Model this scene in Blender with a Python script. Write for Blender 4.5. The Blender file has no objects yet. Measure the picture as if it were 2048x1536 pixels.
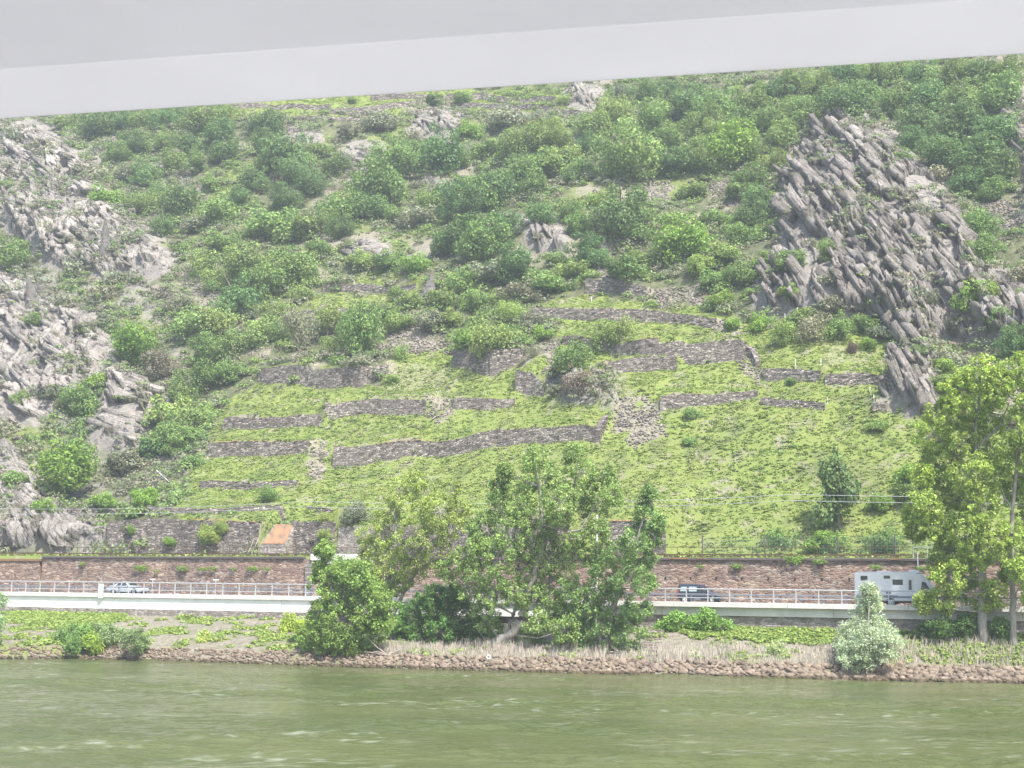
import bpy, math, random
import numpy as np
from mathutils import Vector, Matrix
random.seed(7); RNG = np.random.default_rng(11)
R = math.radians
# ------------------------------------------------------------------ camera, sky, sun, exposure
sc = bpy.context.scene
FPX = 2813.0                                  # focal length in pixels of a 2048 px wide picture
CAM = np.array([0.0, 0.0, 6.3]); PITCH = math.atan(424 / FPX); ROLL = R(0.8)
cp, sp_ = math.cos(PITCH), math.sin(PITCH)
Fv = np.array([0, cp, sp_]); X0 = np.array([1.0, 0, 0]); U0 = np.array([0, -sp_, cp])
Rv = math.cos(ROLL) * X0 + math.sin(ROLL) * U0
Uv = -math.sin(ROLL) * X0 + math.cos(ROLL) * U0
cd = bpy.data.cameras.new('camera'); cam = bpy.data.objects.new('camera', cd); sc.collection.objects.link(cam)
cam.matrix_world = Matrix(((Rv[0], Uv[0], -Fv[0], CAM[0]), (Rv[1], Uv[1], -Fv[1], CAM[1]), (Rv[2], Uv[2], -Fv[2], CAM[2]), (0, 0, 0, 1)))
cd.sensor_width = 36; cd.lens = 36 * FPX / 2048; cd.clip_start = 0.1; cd.clip_end = 3000
sc.camera = cam
SUN_EL = R(56); SUN_AZ = math.atan2(0.42, -0.72)   # to the right of and behind the camera
w = bpy.data.worlds.new('World'); sc.world = w; w.use_nodes = True
nt = w.node_tree; sky = nt.nodes.new('ShaderNodeTexSky'); sky.sky_type = 'NISHITA'; sky.sun_disc = False
sky.sun_elevation = SUN_EL; sky.sun_rotation = SUN_AZ; sky.air_density = 1.0; sky.dust_density = 2.5
nt.links.new(sky.outputs[0], nt.nodes['Background'].inputs[0]); nt.nodes['Background'].inputs[1].default_value = 0.15
sl = bpy.data.lights.new('sun', 'SUN'); so = bpy.data.objects.new('sun', sl); sc.collection.objects.link(so)
sl.energy = 4.6; sl.angle = R(1.5); sl.color = (1.0, 0.96, 0.90)
sd = Vector((math.sin(SUN_AZ) * math.cos(SUN_EL), math.cos(SUN_AZ) * math.cos(SUN_EL), math.sin(SUN_EL)))
so.rotation_euler = sd.to_track_quat('Z', 'Y').to_euler(); so.location = (60, -60, 250)
sc.view_settings.view_transform = 'Standard'; sc.view_settings.look = 'None'
sc.view_settings.exposure = 1.05; sc.view_settings.gamma = 1.0
HAZE = 0.00042
sc.cycles.max_bounces = 6; sc.cycles.diffuse_bounces = 3; sc.cycles.transmission_bounces = 4; sc.cycles.volume_bounces = 0
sc.cycles.transparent_max_bounces = 6
# ------------------------------------------------------------------ helpers
COL = sc.collection
d2 = np.array([math.cos(R(22.5)), -math.sin(R(22.5))]); n2 = np.array([math.sin(R(22.5)), math.cos(R(22.5))])
P0 = np.array([0.0, 136.5])                   # shore frame: s runs along the river, t into the hill
def st2xy(s, t): return P0[0] + s * d2[0] + t * n2[0], P0[1] + s * d2[1] + t * n2[1]
def xy2st(x, y): return (x - P0[0]) * d2[0] + (y - P0[1]) * d2[1], (x - P0[0]) * n2[0] + (y - P0[1]) * n2[1]
def ray(px, py):
    a = (np.asarray(px, float) - 1024) / FPX; b = -(np.asarray(py, float) - 768) / FPX
    return Fv + a[..., None] * Rv + b[..., None] * Uv
def project(P):
    v = np.asarray(P, float) - CAM; z = v @ Fv
    return 1024 + FPX * (v @ Rv) / z, 768 - FPX * (v @ Uv) / z, z
def at(px, py, Y):
    r = ray(px, py); return CAM + r * (Y / r[1])
def at_t(px, py, t):                           # point of the pixel's ray on the vertical plane t = const
    r = ray(px, py); k = (t - ((CAM[:2] - P0) @ n2)) / (r[:2] @ n2); return CAM + r * k
def s_at(px, t, z):
    lo, hi = -140.0, 120.0
    for _ in range(40):
        m = (lo + hi) / 2; x, y = st2xy(m, t)
        if project((x, y, z))[0] < px: lo = m
        else: hi = m
    return lo
def vnoise(x, y, seed=0):
    x = np.asarray(x, float); y = np.asarray(y, float)
    xi = np.floor(x).astype(np.int64); yi = np.floor(y).astype(np.int64); xf = x - xi; yf = y - yi
    def h(a, b):
        v = (a * 374761393 + b * 668265263 + seed * 1442695041) & 0xffffffff
        v = ((v ^ (v >> 13)) * 1274126177) & 0xffffffff; v = v ^ (v >> 16)
        return (v & 0xffff) / 65535.0
    u = xf * xf * (3 - 2 * xf); v = yf * yf * (3 - 2 * yf)
    return (h(xi, yi) * (1 - u) + h(xi + 1, yi) * u) * (1 - v) + (h(xi, yi + 1) * (1 - u) + h(xi + 1, yi + 1) * u) * v
def fbm(x, y, seed=0, o=4):
    r = 0; a = 0.5
    for i in range(o): r = r + a * vnoise(x * 2 ** i, y * 2 ** i, seed + i); a *= 0.5
    return r / (1 - 0.5 ** o)
def inpoly(px, py, poly):
    c = np.zeros(px.shape, bool); n = len(poly)
    for i in range(n):
        x1, y1 = poly[i]; x2, y2 = poly[(i + 1) % n]
        if y1 == y2: continue
        c ^= ((y1 > py) != (y2 > py)) & (px < (x2 - x1) * (py - y1) / (y2 - y1) + x1)
    return c
def make_mesh(name, V, F, mat=None, col=None, smooth=False):
    """F: array (n,4) or (n,3), or a list of faces."""
    me = bpy.data.meshes.new(name)
    V = np.asarray(V, np.float32)
    if isinstance(F, np.ndarray):
        k = F.shape[1]; me.vertices.add(len(V)); me.vertices.foreach_set('co', V.ravel())
        me.loops.add(F.size); me.loops.foreach_set('vertex_index', F.astype(np.int32).ravel())
        me.polygons.add(len(F)); me.polygons.foreach_set('loop_start', np.arange(0, F.size, k, dtype=np.int32))
        me.polygons.foreach_set('loop_total', np.full(len(F), k, np.int32)); me.update(calc_edges=True)
    else:
        me.from_pydata([tuple(map(float, v)) for v in V], [], F); me.update()
    if mat: me.materials.append(mat)
    if col is not None:
        a = me.color_attributes.new('Col', 'FLOAT_COLOR', 'POINT'); c = np.ones((len(V), 4), np.float32); c[:, :3] = col
        a.data.foreach_set('color', c.ravel())
    if smooth: me.polygons.foreach_set('use_smooth', np.ones(len(me.polygons), bool))
    return me
def link(name, me, parent=None, loc=None, label=None, cat=None, group=None, kind=None):
    o = bpy.data.objects.new(name, me); COL.objects.link(o)
    if loc is not None: o.location = tuple(map(float, loc))
    if parent: o.parent = parent
    return tag(o, label, cat, group, kind)
def tag(o, label=None, cat=None, group=None, kind=None):
    if label: o['label'] = label
    if cat: o['category'] = cat
    if group: o['group'] = group
    if kind: o['kind'] = kind
    return o
class MB:
    """collects shapes that become ONE mesh"""
    def __init__(s): s.v = []; s.f = []
    def add(s, V, F):
        b = len(s.v); s.v += [tuple(map(float, p)) for p in V]; s.f += [tuple(i + b for i in f) for f in F]; return s
    def box(s, x0, x1, y0, y1, z0, z1):
        return s.add([(x0, y0, z0), (x1, y0, z0), (x1, y1, z0), (x0, y1, z0), (x0, y0, z1), (x1, y0, z1), (x1, y1, z1), (x0, y1, z1)],
                     [(0, 3, 2, 1), (4, 5, 6, 7), (0, 1, 5, 4), (1, 2, 6, 5), (2, 3, 7, 6), (3, 0, 4, 7)])
    def tube(s, pts, rad, n=6):
        pts = [np.asarray(p, float) for p in pts]; rad = rad if hasattr(rad, '__len__') else [rad] * len(pts); V = []; F = []
        for i, p in enumerate(pts):
            t = pts[min(i + 1, len(pts) - 1)] - pts[max(i - 1, 0)]; t = t / (np.linalg.norm(t) + 1e-9)
            a = np.cross(t, (0, 0, 1) if abs(t[2]) < 0.9 else (1, 0, 0)); a /= np.linalg.norm(a); b = np.cross(t, a)
            for k in range(n):
                an = 2 * math.pi * k / n; V.append(p + rad[i] * (math.cos(an) * a + math.sin(an) * b))
        for i in range(len(pts) - 1):
            for k in range(n):
                k2 = (k + 1) % n; F.append((i * n + k, i * n + k2, (i + 1) * n + k2, (i + 1) * n + k))
        F.append(tuple(range(n))[::-1]); F.append(tuple((len(pts) - 1) * n + k for k in range(n)))
        return s.add(V, F)
    def prism(s, poly, y0, y1):                # poly in (x, z), extruded along y
        n = len(poly); V = [(x, y0, z) for x, z in poly] + [(x, y1, z) for x, z in poly]
        return s.add(V, [tuple(range(n)), tuple(range(2 * n - 1, n - 1, -1))] + [(i, i + n, (i + 1) % n + n, (i + 1) % n) for i in range(n)])
    def build(s, name, mat, parent=None, bevel=0, smooth=False, **k):
        me = make_mesh(name, s.v or [(0, 0, 0)], s.f, mat, smooth=smooth)
        import bmesh
        bm = bmesh.new(); bm.from_mesh(me); bmesh.ops.recalc_face_normals(bm, faces=bm.faces)
        if bevel: bmesh.ops.bevel(bm, geom=bm.edges[:], offset=bevel, segments=2, affect='EDGES', profile=0.5)
        bm.to_mesh(me); bm.free()
        return link(name, me, parent, **k)
def thing(name, label, cat, loc=(0, 0, 0), rz=0.0, group=None):
    o = bpy.data.objects.new(name, None); COL.objects.link(o); o.location = tuple(map(float, loc)); o.rotation_euler = (0, 0, rz)
    o.empty_display_size = 0.3
    return tag(o, label, cat, group)
# ------------------------------------------------------------------ materials
class NT:
    def __init__(s, name):
        s.m = bpy.data.materials.new(name); s.m.use_nodes = True; s.t = s.m.node_tree; s.b = s.t.nodes['Principled BSDF']
        s.b.inputs['Specular IOR Level'].default_value = 0.25
    def n(s, typ, **k):
        nd = s.t.nodes.new('ShaderNode' + typ)
        for a, v in k.items():
            if a.startswith('i_'): s.set(nd, a[2:], v)
            else: setattr(nd, a, v)
        return nd
    def set(s, nd, i, v):
        i = int(i) if i.isdigit() else i.replace('_', ' ')
        if hasattr(v, 'is_output'): s.t.links.new(v, nd.inputs[i])
        else: nd.inputs[i].default_value = v
    def pos(s, scale=(1, 1, 1), rot=0.0):
        g = s.n('NewGeometry'); m = s.n('Mapping', i_0=g.outputs['Position']); m.inputs['Rotation'].default_value = (0, 0, rot)
        m2 = s.n('Mapping', i_0=m.outputs[0]); m2.inputs['Scale'].default_value = scale; return m2.outputs[0]
    def noise(s, vec, scale, detail=5, rough=0.6):
        n = s.n('TexNoise', i_Scale=float(scale), i_Detail=float(detail), i_Roughness=rough)
        if vec is not None: s.t.links.new(vec, n.inputs['Vector'])
        return n.outputs['Fac']
    def ramp(s, fac, stops):
        r = s.n('ValToRGB', i_0=fac); e = r.color_ramp.elements
        while len(e) < len(stops): e.new(0.5)
        for k, (p, c) in enumerate(stops):
            e[k].position = p; e[k].color = (*c, 1) if len(c) == 3 else c
        return r.outputs[0]
    def mix(s, fac, a, b, blend='MIX'):
        m = s.n('Mix', data_type='RGBA', blend_type=blend)
        for i, v in ((0, fac), (6, a), (7, b)):
            if hasattr(v, 'is_output'): s.t.links.new(v, m.inputs[i])
            else: m.inputs[i].default_value = v if i == 0 else ((*v, 1) if len(v) == 3 else v)
        return m.outputs[2]
    def math(s, op, a, b=0.5, clamp=False):
        m = s.n('Math', operation=op, use_clamp=clamp)
        for i, v in ((0, a), (1, b)):
            if hasattr(v, 'is_output'): s.t.links.new(v, m.inputs[i])
            else: m.inputs[i].default_value = v
        return m.outputs[0]
    def bump(s, h, strength=0.5, dist=0.1):
        b = s.n('Bump', i_Strength=strength, i_Distance=dist, i_Height=h); s.t.links.new(b.outputs[0], s.b.inputs['Normal']); return s
    def out(s, col=None, rough=0.9, metal=0.0):
        if col is not None: s.set(s.b, 'Base Color', (*col, 1) if isinstance(col, tuple) else col)
        s.set(s.b, 'Roughness', rough); s.set(s.b, 'Metallic', metal); return s.m
def plain(name, col, rough=0.6, metal=0.0, dirt=0.15, scale=3.0):
    t = NT(name); n = t.noise(t.pos(), scale, 6)
    c = t.mix(t.ramp(n, [(0.35, (0, 0, 0)), (0.75, (1, 1, 1))]), col, tuple(x * (1 - dirt) for x in col)); return t.out(c, rough, metal)
def leafmat(name, base=None):
    t = NT(name); a = t.n('VertexColor', layer_name='Col'); o = t.n('ObjectInfo')
    c = t.mix(1.0, a.outputs[0], o.outputs['Color'], 'MULTIPLY')
    t.t.nodes.remove(t.b); out = t.t.nodes['Material Output']
    df = t.n('BsdfDiffuse', i_Color=c); tr = t.n('BsdfTranslucent', i_Color=c)
    gl = t.n('BsdfGlossy', i_Roughness=0.45); gl.inputs['Color'].default_value = (1, 1, 1, 1)
    m1 = t.n('MixShader', i_0=0.36); t.t.links.new(df.outputs[0], m1.inputs[1]); t.t.links.new(tr.outputs[0], m1.inputs[2])
    m2 = t.n('MixShader', i_0=0.012); t.t.links.new(m1.outputs[0], m2.inputs[1]); t.t.links.new(gl.outputs[0], m2.inputs[2])
    t.t.links.new(m2.outputs[0], out.inputs[0]); return t.m
def stonemat(name, sx, sz, stops, mortar, mw=0.06, stain=(0.5, 0.45, 0.4), bumpd=0.12):
    t = NT(name); g = t.pos((1, 1, 1), R(22.5)); sep = t.n('SeparateXYZ', i_0=g)
    cmb = t.n('CombineXYZ', i_0=t.math('MULTIPLY', sep.outputs[0], sx), i_1=t.math('MULTIPLY', sep.outputs[2], sz), i_2=t.math('MULTIPLY', sep.outputs[1], sx * 0.6))
    wv = t.n('TexNoise', i_Scale=1.3); t.t.links.new(cmb.outputs[0], wv.inputs['Vector'])
    vec = t.n('MixRGB', i_0=0.12); t.t.links.new(cmb.outputs[0], vec.inputs[1]); t.t.links.new(wv.outputs['Color'], vec.inputs[2])
    v = t.n('TexVoronoi', feature='F1', i_Scale=1.0, i_Randomness=0.85); t.t.links.new(vec.outputs[0], v.inputs['Vector'])
    e = t.n('TexVoronoi', feature='DISTANCE_TO_EDGE', i_Scale=1.0, i_Randomness=0.85); t.t.links.new(vec.outputs[0], e.inputs['Vector'])
    sc_ = t.n('SeparateColor', i_0=v.outputs['Color'])
    c = t.ramp(sc_.outputs[0], stops)
    big = t.noise(t.pos((0.16, 0.16, 0.3)), 1.0, 5, 0.65)
    c = t.mix(t.ramp(big, [(0.42, (0, 0, 0)), (0.66, (1, 1, 1))]), c, t.mix(1.0, c, stain, 'MULTIPLY'))
    fine = t.noise(t.pos(), 6, 5, 0.7)
    c = t.mix(0.5, c, t.mix(1.0, c, t.ramp(fine, [(0.3, (0.5, 0.5, 0.5)), (0.7, (1.5, 1.45, 1.4))]), 'MULTIPLY'))
    ef = t.ramp(e.outputs['Distance'], [(0.0, (1, 1, 1)), (mw, (0, 0, 0))])
    c = t.mix(ef, c, mortar)
    h = t.math('ADD', t.math('MINIMUM', t.math('MULTIPLY', e.outputs['Distance'], 3.0), 0.6), t.math('MULTIPLY', sc_.outputs[1], 0.6))
    t.bump(h, 0.9, bumpd); return t.out(c, 0.92)
M = {}
M['leaf'] = leafmat('foliage')
bt = NT('bark'); M['bark'] = bt.out(bt.ramp(bt.noise(bt.pos((3, 3, 0.8)), 2.5, 6, 0.7), [(0.3, (0.09, 0.075, 0.06)), (0.7, (0.27, 0.24, 0.2))]), 0.9)
bt = NT('pale_bark'); M['palebark'] = bt.out(bt.ramp(bt.noise(bt.pos((3, 3, 0.7)), 2.5, 6, 0.7), [(0.3, (0.16, 0.145, 0.12)), (0.7, (0.42, 0.39, 0.34))]), 0.9)
M['slate'] = stonemat('slate_dry_stone', 2.6, 7.5, [(0.0, (0.12, 0.108, 0.10)), (0.4, (0.2, 0.18, 0.165)), (0.75, (0.27, 0.24, 0.21)), (0.93, (0.46, 0.42, 0.37))], (0.06, 0.053, 0.048), 0.06, (0.66, 0.64, 0.66))
M['redwall'] = stonemat('red_rubble_masonry', 2.2, 5.2, [(0.0, (0.19, 0.125, 0.1)), (0.4, (0.27, 0.18, 0.14)), (0.75, (0.33, 0.23, 0.175)), (0.95, (0.45, 0.36, 0.28))], (0.33, 0.28, 0.23), 0.05, (0.72, 0.78, 0.85), 0.06)
M['greywall'] = stonemat('grey_rubble_masonry', 2.4, 5.0, [(0.0, (0.19, 0.17, 0.155)), (0.5, (0.27, 0.245, 0.22)), (0.95, (0.4, 0.37, 0.33))], (0.2, 0.18, 0.16), 0.05, (0.8, 0.78, 0.76), 0.06)
M['concrete'] = plain('pale_concrete', (0.66, 0.65, 0.61), 0.85, 0, 0.25, 0.9)
M['whiteconc'] = plain('white_painted_concrete', (0.86, 0.85, 0.82), 0.8, 0, 0.12, 0.9)
M['coping'] = plain('dark_coping', (0.13, 0.11, 0.105), 0.9, 0, 0.4, 1.2)
M['galv'] = plain('galvanised_steel', (0.55, 0.56, 0.57), 0.45, 0.35, 0.2)
M['guard'] = plain('weathered_guardrail', (0.30, 0.32, 0.36), 0.5, 0.5, 0.3)
M['rust'] = plain('rusty_brown_steel', (0.13, 0.085, 0.055), 0.8, 0.1, 0.4)
M['asphalt'] = plain('asphalt', (0.055, 0.055, 0.057), 0.9, 0, 0.3, 0.8)
M['line'] = plain('road_paint', (0.75, 0.75, 0.72), 0.7)
M['moss'] = plain('orange_moss', (0.30, 0.18, 0.10), 0.95, 0, 0.6, 2.5)
t = NT('mossy_slope'); nz = t.noise(t.pos(), 1.3, 6, 0.7); M['mossy'] = t.out(t.ramp(nz, [(0.35, (0.16, 0.14, 0.11)), (0.45, (0.26, 0.16, 0.10)), (0.55, (0.33, 0.19, 0.11)), (0.66, (0.22, 0.22, 0.1))]), 0.95)
M['wood'] = plain('bleached_wood', (0.42, 0.37, 0.30), 0.9, 0, 0.3, 6)
M['greenmesh'] = plain('green_wire', (0.16, 0.24, 0.2), 0.6)
M['dark'] = plain('dark_rubber', (0.02, 0.02, 0.022), 0.7)
M['rim'] = plain('alloy_rim', (0.6, 0.61, 0.63), 0.35, 0.4)
g = NT('vehicle_glass'); g.b.inputs['Specular IOR Level'].default_value = 0.6; M['glass'] = g.out((0.035, 0.045, 0.05), 0.06)
def paint(name, c, metal=0.3):
    t = NT(name); t.b.inputs['Coat Weight'].default_value = 0.6; t.b.inputs['Coat Roughness'].default_value = 0.08; return t.out(c, 0.35, metal)
M['silver'] = paint('silver_paint', (0.58, 0.62, 0.66)); M['slatepaint'] = paint('dark_blue_grey_paint', (0.05, 0.06, 0.085))
M['white'] = paint('white_paint', (0.8, 0.8, 0.78), 0.0); M['orangep'] = paint('signal_orange_paint', (0.75, 0.15, 0.04), 0.0)
M['yellowp'] = paint('yellow_paint', (0.7, 0.45, 0.03), 0.0); M['greyp'] = paint('grey_stripe', (0.2, 0.21, 0.23), 0.0)
M['redlens'] = paint('red_lamp_lens', (0.5, 0.02, 0.02), 0.0); M['clearlens'] = paint('clear_lamp_lens', (0.7, 0.7, 0.68), 0.0)
# terrain cover material, driven by vertex attributes: R grass, G rock, B bare earth
t = NT('hillside_ground'); a = t.n('VertexColor', layer_name='Col'); sp = t.n('SeparateColor', i_0=a.outputs[0])
gn = t.noise(t.pos(), 0.9, 8, 0.75); gb = t.noise(t.pos(), 0.12, 4)
scrub = t.ramp(gn, [(0.3, (0.05, 0.065, 0.03)), (0.5, (0.1, 0.115, 0.055)), (0.68, (0.2, 0.18, 0.12)), (0.8, (0.27, 0.24, 0.18))])
grass = t.ramp(t.math('ADD', t.math('MULTIPLY', gn, 0.7), t.math('MULTIPLY', gb, 0.35)), [(0.3, (0.15, 0.20, 0.05)), (0.5, (0.185, 0.235, 0.06)), (0.66, (0.215, 0.245, 0.075)), (0.85, (0.27, 0.26, 0.13))])
rock = t.ramp(t.noise(t.pos((1, 1, 2.2)), 1.4, 9, 0.72), [(0.3, (0.11, 0.1, 0.095)), (0.5, (0.24, 0.22, 0.2)), (0.7, (0.36, 0.33, 0.3))])
earth = t.ramp(t.noise(t.pos(), 2.2, 8, 0.8), [(0.32, (0.11, 0.1, 0.06)), (0.46, (0.22, 0.2, 0.15)), (0.58, (0.31, 0.28, 0.235)), (0.72, (0.4, 0.37, 0.33))])
c = t.mix(sp.outputs[0], scrub, grass); c = t.mix(sp.outputs[1], c, rock); c = t.mix(sp.outputs[2], c, earth)
t.bump(t.noise(t.pos(), 1.6, 8, 0.75), 0.8, 0.4); M['ground'] = t.out(c, 0.97)
t = NT('slate_rock'); n1 = t.noise(t.pos((0.7, 0.7, 0.7)), 0.45, 8, 0.7); n2_ = t.noise(t.pos((1, 1, 1.6)), 2.6, 9, 0.75)
c = t.ramp(n1, [(0.3, (0.25, 0.225, 0.205)), (0.5, (0.37, 0.345, 0.32)), (0.68, (0.50, 0.475, 0.445))])
c = t.mix(0.75, c, t.mix(1.0, c, t.ramp(n2_, [(0.32, (0.5, 0.48, 0.48)), (0.5, (1, 1, 1)), (0.7, (1.25, 1.22, 1.2))]), 'MULTIPLY'))
c = t.mix(t.ramp(t.noise(t.pos(), 0.3, 6, 0.7), [(0.53, (0, 0, 0)), (0.62, (1, 1, 1))]), c, (0.17, 0.17, 0.11))
a = t.n('VertexColor', layer_name='Col'); c = t.mix(1.0, c, a.outputs[0], 'MULTIPLY')
q = t.n('Attribute', attribute_name='strata'); mq = t.n('Mapping', i_0=q.outputs['Vector']); mq.inputs['Scale'].default_value = (0.35, 2.3, 1)
ns = t.noise(mq.outputs[0], 1.0, 7, 0.7); c = t.mix(t.ramp(ns, [(0.40, (1, 1, 1)), (0.47, (0, 0, 0))]), c, t.mix(1.0, c, (0.42, 0.4, 0.42), 'MULTIPLY'))
t.bump(t.math('ADD', n2_, t.math('MULTIPLY', ns, 2.2)), 1.0, 0.4); M['rock'] = t.out(c, 0.93)
t = NT('riprap_stone'); o = t.n('ObjectInfo'); a = t.n('VertexColor', layer_name='Col')
c = t.mix(1.0, t.ramp(t.noise(t.pos(), 3.5, 7, 0.7), [(0.3, (0.11, 0.088, 0.068)), (0.7, (0.27, 0.22, 0.175))]), t.mix(1.0, a.outputs[0], o.outputs['Color'], 'MULTIPLY'), 'MULTIPLY')
zz = t.n('SeparateXYZ', i_0=t.pos()); wet = t.ramp(t.math('ADD', zz.outputs[2], t.math('MULTIPLY', t.noise(t.pos(), 1.5, 3), 0.3)), [(0.3, (1, 1, 1)), (0.42, (0, 0, 0))])
c = t.mix(wet, c, t.mix(1.0, c, (0.42, 0.42, 0.34), 'MULTIPLY')); t.bump(t.noise(t.pos(), 5, 6, 0.7), 0.6, 0.05); M['riprap'] = t.out(c, 0.85)
t = NT('river_water'); t.b.inputs['Specular IOR Level'].default_value = 0.5
wp = t.pos((0.5, 1.0, 1.0), R(12)); w1 = t.noise(wp, 3.0, 5, 0.65); t.bump(w1, 1.0, 0.09)
c = t.ramp(t.noise(t.pos((0.03, 0.12, 1), R(8)), 1.0, 5, 0.6), [(0.35, (0.068, 0.084, 0.028)), (0.65, (0.098, 0.112, 0.042))]); fa = t.n('VertexColor', layer_name='Col'); c = t.mix(fa.outputs[0], c, (0.42, 0.45, 0.38)); M['water'] = t.out(c, 0.09); t.b.inputs['IOR'].default_value = 1.33  # vertex colour mixes the pale painted glints into the water colour
# ------------------------------------------------------------------ terrain heightfield in the shore frame
DS = 0.5; S0, S1, T0, T1 = -232.0, 92.0, -30.0, 232.0
sg = np.arange(S0, S1 + 0.01, DS); tg = np.arange(T0, T1 + 0.01, DS)
SS, TT = np.meshgrid(sg, tg, indexing='ij')
_wl = []
for px, py in [(-200, 1311), (0, 1317), (150, 1317), (300, 1320), (600, 1330), (1024, 1342), (1500, 1354), (2048, 1366), (2250, 1370)]:
    r = ray(px, py); P = CAM + r * (-CAM[2] / r[2]); _wl.append(xy2st(P[0], P[1]))
_wl = sorted(_wl); WLs = np.array([a for a, b in _wl]); WLt = np.array([b for a, b in _wl])
def t_water(s): return np.interp(s, WLs, WLt)
TW = t_water(SS); BZ = 3.7                     # height where the bank meets the road structure
bank = np.where(TT < TW, (TT - TW) * 0.35, np.where(TT < TW + 1.8, (TT - TW) * 0.62, 1.1 + (BZ - 1.1) * np.clip((TT - TW - 1.8) / np.maximum(-0.4 - TW - 1.8, 0.5), 0, 1) ** 0.8))
bank += (fbm(SS * 0.35, TT * 0.35, 5) - 0.5) * 0.5 * np.clip((TT - TW - 1) / 2, 0, 1) * np.clip((-0.5 - TT) / 2, 0, 1)
SL = 0.78
hill = 10.3 + np.clip(TT - 18.0, 0, None) * SL
und = (fbm(SS / 38, TT / 38, 21, 3) - 0.5) * 9 + (fbm(SS / 9, TT / 9, 31, 3) - 0.5) * 2.0
hill += und * np.clip((TT - 18) / 25, 0, 1)
hill += np.clip((-60 - SS) / 60, 0, 1) * np.clip((TT - 60) / 80, 0, 1) * 14
Z = np.where(TT <= -0.5, bank, np.where(TT < 1.0, BZ, np.where(TT < 9.4, 5.55, np.where(TT < 18, 10.3, hill))))
def zat(s, t, G=None):
    G = Z if G is None else G
    a = np.clip((np.asarray(s, float) - S0) / DS, 0, len(sg) - 1.001); b = np.clip((np.asarray(t, float) - T0) / DS, 0, len(tg) - 1.001)
    i = a.astype(int); j = b.astype(int); u = a - i; v = b - j
    return (G[i, j] * (1 - u) + G[i + 1, j] * u) * (1 - v) + (G[i, j + 1] * (1 - u) + G[i + 1, j + 1] * u) * v
def hit(px, py, tmin=18.2):
    """first point of the pixel's ray on the ground beyond t = tmin; returns s, t, z, distance along y"""
    px = np.atleast_1d(np.asarray(px, float)); py = np.atleast_1d(np.asarray(py, float)); r = ray(px, py)
    ks = np.arange(95, 430, 0.25); out = np.zeros((len(px), 4)); done = np.zeros(len(px), bool)
    for c in range(0, len(px), 400):
        rr = r[c:c + 400]; P = CAM + rr[:, None, :] * (ks[None, :, None] / rr[:, None, 1:2])
        s, t = xy2st(P[..., 0], P[..., 1]); below = (P[..., 2] < zat(s, t)) & (t > tmin)
        k = np.argmax(below, 1); k[~below.any(1)] = len(ks) - 1; ii = np.arange(len(rr))
        out[c:c + 400] = np.stack([s[ii, k], t[ii, k], P[ii, k, 2], P[ii, k, 1]], 1)
    return out
def polydist(px, py, poly):
    """signed distance to a polygon, positive inside"""
    d = np.full(px.shape, 1e9); n = len(poly)
    for i in range(n):
        x1, y1 = poly[i]; x2, y2 = poly[(i + 1) % n]; L = (x2 - x1) ** 2 + (y2 - y1) ** 2 + 1e-9
        u = np.clip(((px - x1) * (x2 - x1) + (py - y1) * (y2 - y1)) / L, 0, 1)
        d = np.minimum(d, np.hypot(px - x1 - u * (x2 - x1), py - y1 - u * (y2 - y1)))
    return np.where(inpoly(px, py, poly), d, -d)
# rock outcrops: outline traced on the hillside, bulge height, dip of the strata, relief
CLIFFS = [
 ('left_spur', [(-120, 225), (60, 240), (150, 300), (215, 395), (290, 455), (350, 520), (335, 550), (240, 560), (120, 540), (60, 500), (-10, 440), (-120, 400)], 3.5, 30, 1.0),
 ('left_mid', [(-120, 560), (40, 545), (110, 590), (190, 640), (235, 700), (190, 740), (150, 800), (60, 850), (-120, 880)], 3, 33, 0.9),
 ('left_slab', [(225, 690), (262, 740), (335, 790), (300, 850), (275, 900), (170, 895), (200, 800)], 3.5, 20, 0.9),
 ('left_foot', [(-120, 900), (30, 890), (60, 960), (130, 1010), (140, 1030), (215, 1052), (222, 1108), (-120, 1118)], 3, 40, 0.7),
 ('right_crag', [(1660, 235), (1745, 205), (1800, 290), (1880, 370), (1935, 450), (1990, 540), (2060, 600), (2140, 640), (2140, 700), (2000, 690), (1900, 680), (1850, 690), (1800, 670), (1740, 640), (1640, 640), (1500, 615), (1530, 560), (1558, 480), (1562, 350), (1610, 290)], 5, 58, 1.2),
 ('tongue', [(1795, 655), (1850, 670), (1878, 740), (1868, 800), (1850, 832), (1800, 826), (1768, 790), (1785, 730)], 2.5, 66, 0.9),
 ('crown_rocks', [(830, 232), (880, 212), (925, 240), (945, 262), (900, 285), (820, 268)], 1.5, 30, 0.9),
 ('ledge', [(690, 300), (740, 285), (770, 300), (750, 335), (690, 345)], 1, 30, 0.7),
 ('face', [(1035, 480), (1050, 440), (1100, 440), (1140, 470), (1150, 505), (1080, 510)], 2, 55, 0.8),
 ('boulder_ledge', [(700, 495), (735, 478), (775, 490), (770, 515), (700, 518)], 1, 20, 0.5),
 ('slab_pair', [(1135, 180), (1165, 160), (1215, 185), (1190, 215), (1140, 215)], 1.5, 55, 0.9),
 ('gully_rock', [(1105, 752), (1150, 738), (1215, 745), (1245, 790), (1225, 822), (1190, 805), (1110, 795)], 1.0, 70, 0.7),
 ('edge_rocks', [(2005, 215), (2070, 170), (2140, 200), (2140, 480), (2040, 440), (2050, 360), (2010, 300)], 2, 55, 1.0),
 ('low_gully', [(850, 335), (880, 345), (880, 375), (840, 372)], 0.8, 40, 0.6),
 ('high_ledge', [(575, 250), (640, 262), (655, 285), (580, 280)], 0.8, 30, 0.6)]
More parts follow.
